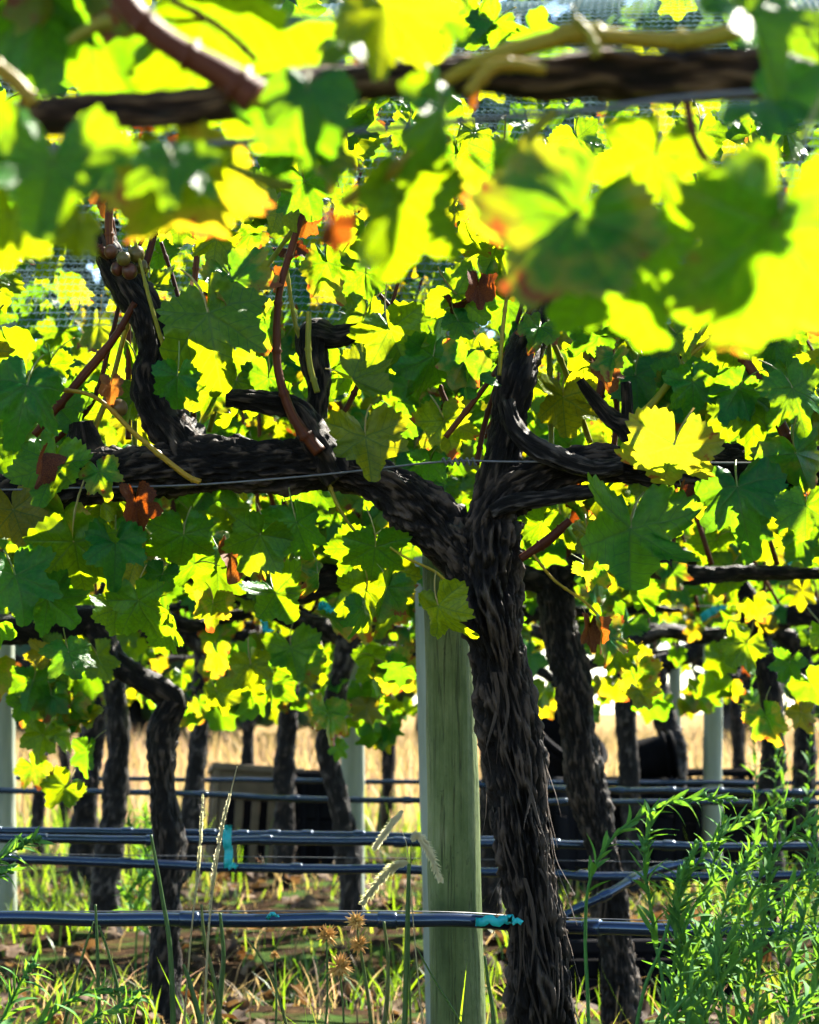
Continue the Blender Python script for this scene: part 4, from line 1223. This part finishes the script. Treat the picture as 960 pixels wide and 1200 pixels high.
weed('bushy green weed filling the bottom right corner', 2.85, [
    [(800, 1230), (850, 1110), (890, 1030), (930, 975), (985, 945)],
    [(760, 1260), (820, 1150), (890, 1070), (960, 1010), (1010, 985)],
    [(880, 1230), (890, 1130), (900, 1040), (905, 960)],
    [(920, 1230), (930, 1120), (950, 1040), (955, 960)],
    [(850, 1230), (840, 1130), (850, 1060), (880, 1000)],
    [(900, 1250), (960, 1150), (1000, 1060), (1010, 990)],
    [(820, 1250), (830, 1180), (870, 1120), (930, 1090)]], 62, 40)
weed('darker low weed between the bushy corner weed and the leaning trunk', 3.05, [
    [(770, 1250), (790, 1190), (830, 1150), (880, 1130)], [(860, 1250), (900, 1180), (950, 1130), (990, 1110)], [(820, 1250), (810, 1170), (815, 1110), (830, 1060)],
    [(900, 1250), (930, 1190), (935, 1110), (940, 1060)], [(940, 1250), (950, 1170), (975, 1100), (990, 1050)], [(870, 1250), (865, 1150), (880, 1080), (900, 1040)]], 63, 40)
weed('tall weed stems standing behind the bushy corner weed', 3.0, [
    [(830, 1240), (825, 1120), (835, 1020), (850, 960)], [(870, 1240), (880, 1120), (870, 1040), (885, 985)], [(790, 1240), (790, 1130), (815, 1060), (850, 1020), (900, 1005)],
    [(930, 1240), (915, 1130), (925, 1060), (960, 1010)], [(760, 1240), (810, 1160), (860, 1110), (920, 1060)], [(950, 1240), (965, 1150), (955, 1080), (965, 1020)]], 68, 46)
weed('small leafy sprig poking in at the left edge above the near hose', 3.0, [[(-80, 1100), (-30, 1030), (10, 1000), (45, 982)], [(-90, 1100), (-50, 1060), (-20, 1030), (10, 1020)]], 64, 30)
weed('low feathery weed in the bottom left corner', 3.05, [[(-30, 1260), (5, 1190), (25, 1150), (40, 1130)], [(0, 1260), (60, 1190), (110, 1160), (170, 1165)], [(60, 1260), (100, 1200), (140, 1180), (160, 1170)]], 65, 26)
weed('soft green weed between the slender vine and the grey barked vine', 6.0, [[(160, 1100), (165, 1040), (175, 990), (170, 950)], [(170, 1100), (180, 1030), (160, 985), (150, 960)], [(176, 1100), (150, 1050), (180, 1010), (185, 975)]], 66, 40, 'feathery weeds', 0.03, 0.07)
weed('upright weed growing up the far right vine trunks', 6.8, [[(885, 1090), (888, 980), (884, 880), (880, 790)], [(925, 1090), (920, 980), (918, 880), (922, 800)], [(905, 1090), (902, 990), (910, 900), (905, 840)], [(950, 1090), (946, 960), (950, 870), (948, 810)]], 67, 45, 'feathery weeds', 0.03, 0.07)

# ------------------------------------------------------------------ grass stalks one can tell apart
def stalk(label, D, pts_px, w_m, mat, head=None, cat='grass stalk', hmat=None, hw=0.007, bristle=0.010, seed=1):
    """blade or stem from the soil, with an optional hairy seed spike along head (pixel path)"""
    rg = random.Random(seed)
    P = [(at(x, y, D), w_m / 2 * (1 - 0.75 * i / len(pts_px))) for i, (x, y) in enumerate(pts_px)]
    b0 = P[0][0]
    P = [(Vector((b0.x + 0.01, D, ground_z(b0.x, D) - 0.01)), w_m / 2 * 1.1)] + P
    root = empty('grass_stalk', (b0.x, D, 0)); tag(root, label, cat, 'grass stalks under the main vine')
    link('stem', tube_mesh('stem', P, 12 * len(P), 6), mat, root)
    if head:
        H = spline([(at(x, y, D), 1) for x, y in head], 50)
        V, Fs = [], []
        for i in range(420):
            t = rg.random(); k = min(48, int(t * 49)); c = H[k][0]; tg = (H[k + 1][0] - c).normalized()
            o1 = tg.orthogonal().normalized(); o2 = tg.cross(o1); a = rg.uniform(0, 6.28)
            out = o1 * math.cos(a) + o2 * math.sin(a)
            d = (tg * rg.uniform(0.8, 1.6) + out).normalized()
            L = bristle * rg.uniform(.6, 1.2) * (1 - 0.5 * abs(2 * t - 1) ** 3)
            s = d.cross(Vector((0, 1, 0.1))).normalized() * 0.0007
            o = len(V); b_ = c + out * hw * 0.25
            V += [b_ - s * 1.6, b_ + s * 1.6, b_ + d * L]; Fs.append((o, o + 1, o + 2))
        link('seed_spike', mesh_from('seed_spike', V, Fs, None, False), hmat or M_SEED, root)
        link('spike_core', tube_mesh('spike_core', [(h[0], hw * 0.3) for h in H[::7]], 30, 6), hmat or M_SEED, root)
    return root
DF = D1 - 0.12
stalk('bright green blade carrying a drooping seed spike left of the green post', DF, [(474, 1260), (475, 1180), (477, 1090), (479, 1012)], 0.0085, M_GRASS, [(478, 1010), (462, 1016), (442, 1035), (424, 1060)], hw=0.0042, seed=1)
stalk('arched pale foxtail spike drooping in front of the green post', DF, [(484, 1260), (480, 1150), (480, 1050), (482, 990)], 0.003, M_GRASS, [(482, 985), (490, 980), (504, 1000), (517, 1034)], hw=0.0042, seed=2)
stalk('small leaning seed spike above the drooping foxtail', DF, [(500, 1260), (486, 1100), (478, 1000), (472, 975)], 0.002, M_SEED, [(472, 950), (462, 962), (450, 978), (438, 996)], hw=0.004, bristle=.007, seed=3)
stalk('tall pale grass stem rising past the teal clip', DF, [(240, 1260), (244, 1100), (256, 1000), (268, 940), (278, 898)], 0.0035, M_SEED, [(246, 1060), (252, 1010), (262, 960), (270, 930)], hw=0.0016, bristle=.0045, seed=4)
stalk('thin pale grass stem left of the tall one', DF, [(214, 1260), (222, 1120), (232, 1020), (238, 930)], 0.003, M_SEED, [(228, 1060), (234, 1000), (238, 930)], hw=0.0014, bristle=.004, seed=5)
for k, (lab, pts, w) in enumerate([
    ('tall slightly bent green blade in front of the slender vine', [(205, 1260), (200, 1120), (190, 1050), (177, 978)], 0.008),
    ('upright green blade at the left below the near hose', [(118, 1260), (116, 1180), (114, 1110), (112, 1060)], 0.007),
    ('pale bright blade leaning right at the lower left', [(150, 1260), (140, 1170), (128, 1120), (116, 1084)], 0.006),
    ('green blade crossing the near hose left of the sedge', [(262, 1260), (255, 1170), (240, 1100), (236, 1060)], 0.007),
    ('lit green blade under the near hose below the pale stems', [(250, 1260), (258, 1170), (262, 1120), (258, 1070)], 0.009),
    ('leaning blade at the bottom below the pale stems', [(245, 1260), (235, 1200), (222, 1150), (215, 1130)], 0.009),
    ('long arching blade across the foot of the green post', [(560, 1260), (540, 1200), (510, 1150), (488, 1110)], 0.004),
    ('bright blade between the green post and the main trunk', [(580, 1260), (578, 1190), (572, 1150), (568, 1120)], 0.007),
    ('blade left of the sedge heads leaning left', [(345, 1260), (330, 1180), (310, 1130), (290, 1100)], 0.005),
    ('dark green broad blade right of the sedge heads', [(440, 1260), (452, 1190), (455, 1130), (450, 1080)], 0.008),
    ('thin blade at the lower left crossing the corner weed', [(70, 1260), (80, 1180), (100, 1110), (110, 1080)], 0.005),
]):
    stalk(lab, DF + 0.03 * (k % 5 - 2), pts, w, M_GRASS)


def sedge(label, D, x, y, r_px, root_x, seed, mat=M_SEDGE):
    rg = random.Random(seed); c = at(x, y, D)
    b0 = at(root_x, 1260, D)
    root = empty('sedge_stalk', (b0.x, D, 0)); tag(root, label, 'sedge', 'sedge heads under the main vine')
    P = [(Vector((b0.x, D, ground_z(b0.x, D) - 0.01)), .0018), (b0, .0017), (b0.lerp(c, .5) + Vector((0.004, 0, 0)), .0014), (c, .0012)]
    link('stem', tube_mesh('stem', P, 40, 6), M_GRASS, root)
    r = r_px / ppm(D)
    V, Fs = [], []
    for i in range(70):
        d = Vector((rg.gauss(0, 1), rg.gauss(0, 1), rg.gauss(0.15, 1))).normalized(); s = d.orthogonal().normalized() * r * 0.11; u = d.cross(s)
        o = len(V); L = r * rg.uniform(.75, 1.1)
        V += [c, c + d * L * .5 + s, c + d * L * .5 + u, c + d * L * .5 - s, c + d * L * .5 - u, c + d * L]
        for a in range(4):
            b_ = (a + 1) % 4; Fs += [(o, o + 1 + a, o + 1 + b_), (o + 5, o + 1 + b_, o + 1 + a)]
    link('flower_head', mesh_from('flower_head', V, Fs, None, False), mat, root)
sedge('leftmost brown sedge head below the near hose', DF, 383, 1097, 15, 376, 1)
sedge('topmost brown sedge head touching the near hose', DF, 417, 1080, 14, 440, 2)
sedge('brown sedge head just under the topmost one', DF, 421, 1107, 14, 436, 3)
sedge('lowest and largest brown sedge head', DF, 398, 1133, 18, 400, 4)
sedge('small yellow bud head left of the brown sedges', DF, 322, 1120, 7, 318, 5)

# ------------------------------------------------------------------ grass and litter nobody could count
rgz = random.Random(42)
def scatter(n, xr, yr, h, w, lean, keep=None):
    out = []
    while len(out) < n:
        y = rgz.uniform(*yr); x = rgz.uniform(-1, 1) * (xr * y + 0.3)
        if keep and not keep(x, y): continue
        out.append((x, y, ground_z(x, y) - 0.01, rgz.uniform(*h), rgz.uniform(*w), rgz.uniform(0, 6.28), rgz.uniform(*lean)))
    return out
clump = lambda th, s=1.3: (lambda x, y: noise.noise(Vector((x * s, y * s, 9))) > th - rgz.random() * 0.25)
tag(blades('grass', scatter(230, 0.2, (2.95, 3.9), (0.18, 0.36), (.003, .006), (.1, .7)), M_GRASS), 'tall thin green grass under the main vine', 'grass', kind='stuff')
tag(blades('grass', scatter(3600, 0.22, (4.2, 9.5), (0.03, 0.14), (.004, .009), (.1, .8), lambda x, y: clump(0.2)(x, y) and (y > 7.4 or rgz.random() < 0.45)), M_GRASS), 'short green grass tufts between the rows', 'grass', kind='stuff')
tag(blades('dry_grass', scatter(3600, 0.22, (3.6, 13), (0.03, 0.15), (.002, .005), (.3, 1.2), clump(0.05, 0.8)), M_STRAW), 'dry straw lying between the rows', 'grass', kind='stuff')
tag(blades('grass', scatter(2500, 0.22, (9.5, 15), (0.08, 0.35), (.005, .011), (.1, .7), clump(0.1)), M_GRASS), 'green grass under the far rows', 'grass', kind='stuff')
tag(blades('dry_grass', scatter(15000, 0.24, (13.2, 40), (0.25, 0.62), (.006, .016), (.1, .6)), M_STRAW), 'golden dry grass field beyond the last row', 'grass', kind='stuff')
lit = []
for i in range(900):
    y = rgz.uniform(3.6, 10); x = rgz.uniform(-1, 1) * (0.2 * y + .2)
    lit.append((Vector((x, y, ground_z(x, y) + rgz.uniform(0.005, 0.03))), Vector((rgz.gauss(0, .5), rgz.gauss(0, .5), 1)), Vector((rgz.gauss(0, 1), rgz.gauss(0, 1), 0.05)), rgz.uniform(.05, .10)))
tag(joined_leaves('leaf_litter', lit, M_LITTER, rgz), 'fallen brown vine leaves on the soil', 'leaf litter', kind='stuff')

# ------------------------------------------------------------------ far trees
def far_tree(label, x, y, h, r, seed):
    rg = random.Random(seed)
    root = empty('tree', (x, y, 0)); tag(root, label, 'tree', 'trees beyond the field')
    link('trunk', tube_mesh('trunk', [(Vector((x, y, -.2)), h * .035), (Vector((x + .1, y, h * .3)), h * .028), (Vector((x - .1, y, h * .6)), h * .018), (Vector((x, y, h * .9)), h * .006)], 30, 10, .2, .2, seed), M_BARK2, root)
    poses = []
    lobes = [(Vector((rg.gauss(0, r * .45), rg.gauss(0, r * .45), rg.uniform(.1, .94) * h)), rg.uniform(.35, .55) * r) for _ in range(26)]
    for i in range(2600):
        c, q = rg.choice(lobes); d = Vector((rg.gauss(0, 1), rg.gauss(0, 1), rg.gauss(0, .8))).normalized()
        poses.append((Vector((x, y, 0)) + c + d * q * rg.uniform(.6, 1.05), d + Vector((0, 0, .4)), Vector((rg.gauss(0, 1), rg.gauss(0, 1), -1)), rg.uniform(.5, .95)))
    joined_leaves('crown', poses, M_FARLEAF, rg, root)
for i, (lab, x, h, r) in enumerate([('dark tree beyond the field at far left', -11, 15, 5.0), ('dark tree beyond the field left of centre', -5, 16.5, 5.2), ('dark tree beyond the field behind the main trunk', 0.6, 15.5, 5.0),
                                    ('dark tree beyond the field behind the bird netting', 5.6, 17, 5.2), ('dark tree beyond the field at far right', 12, 16, 5.0)]):
    far_tree(lab, x, 43 + (i % 3) * 2.5, h, r, 400 + i)
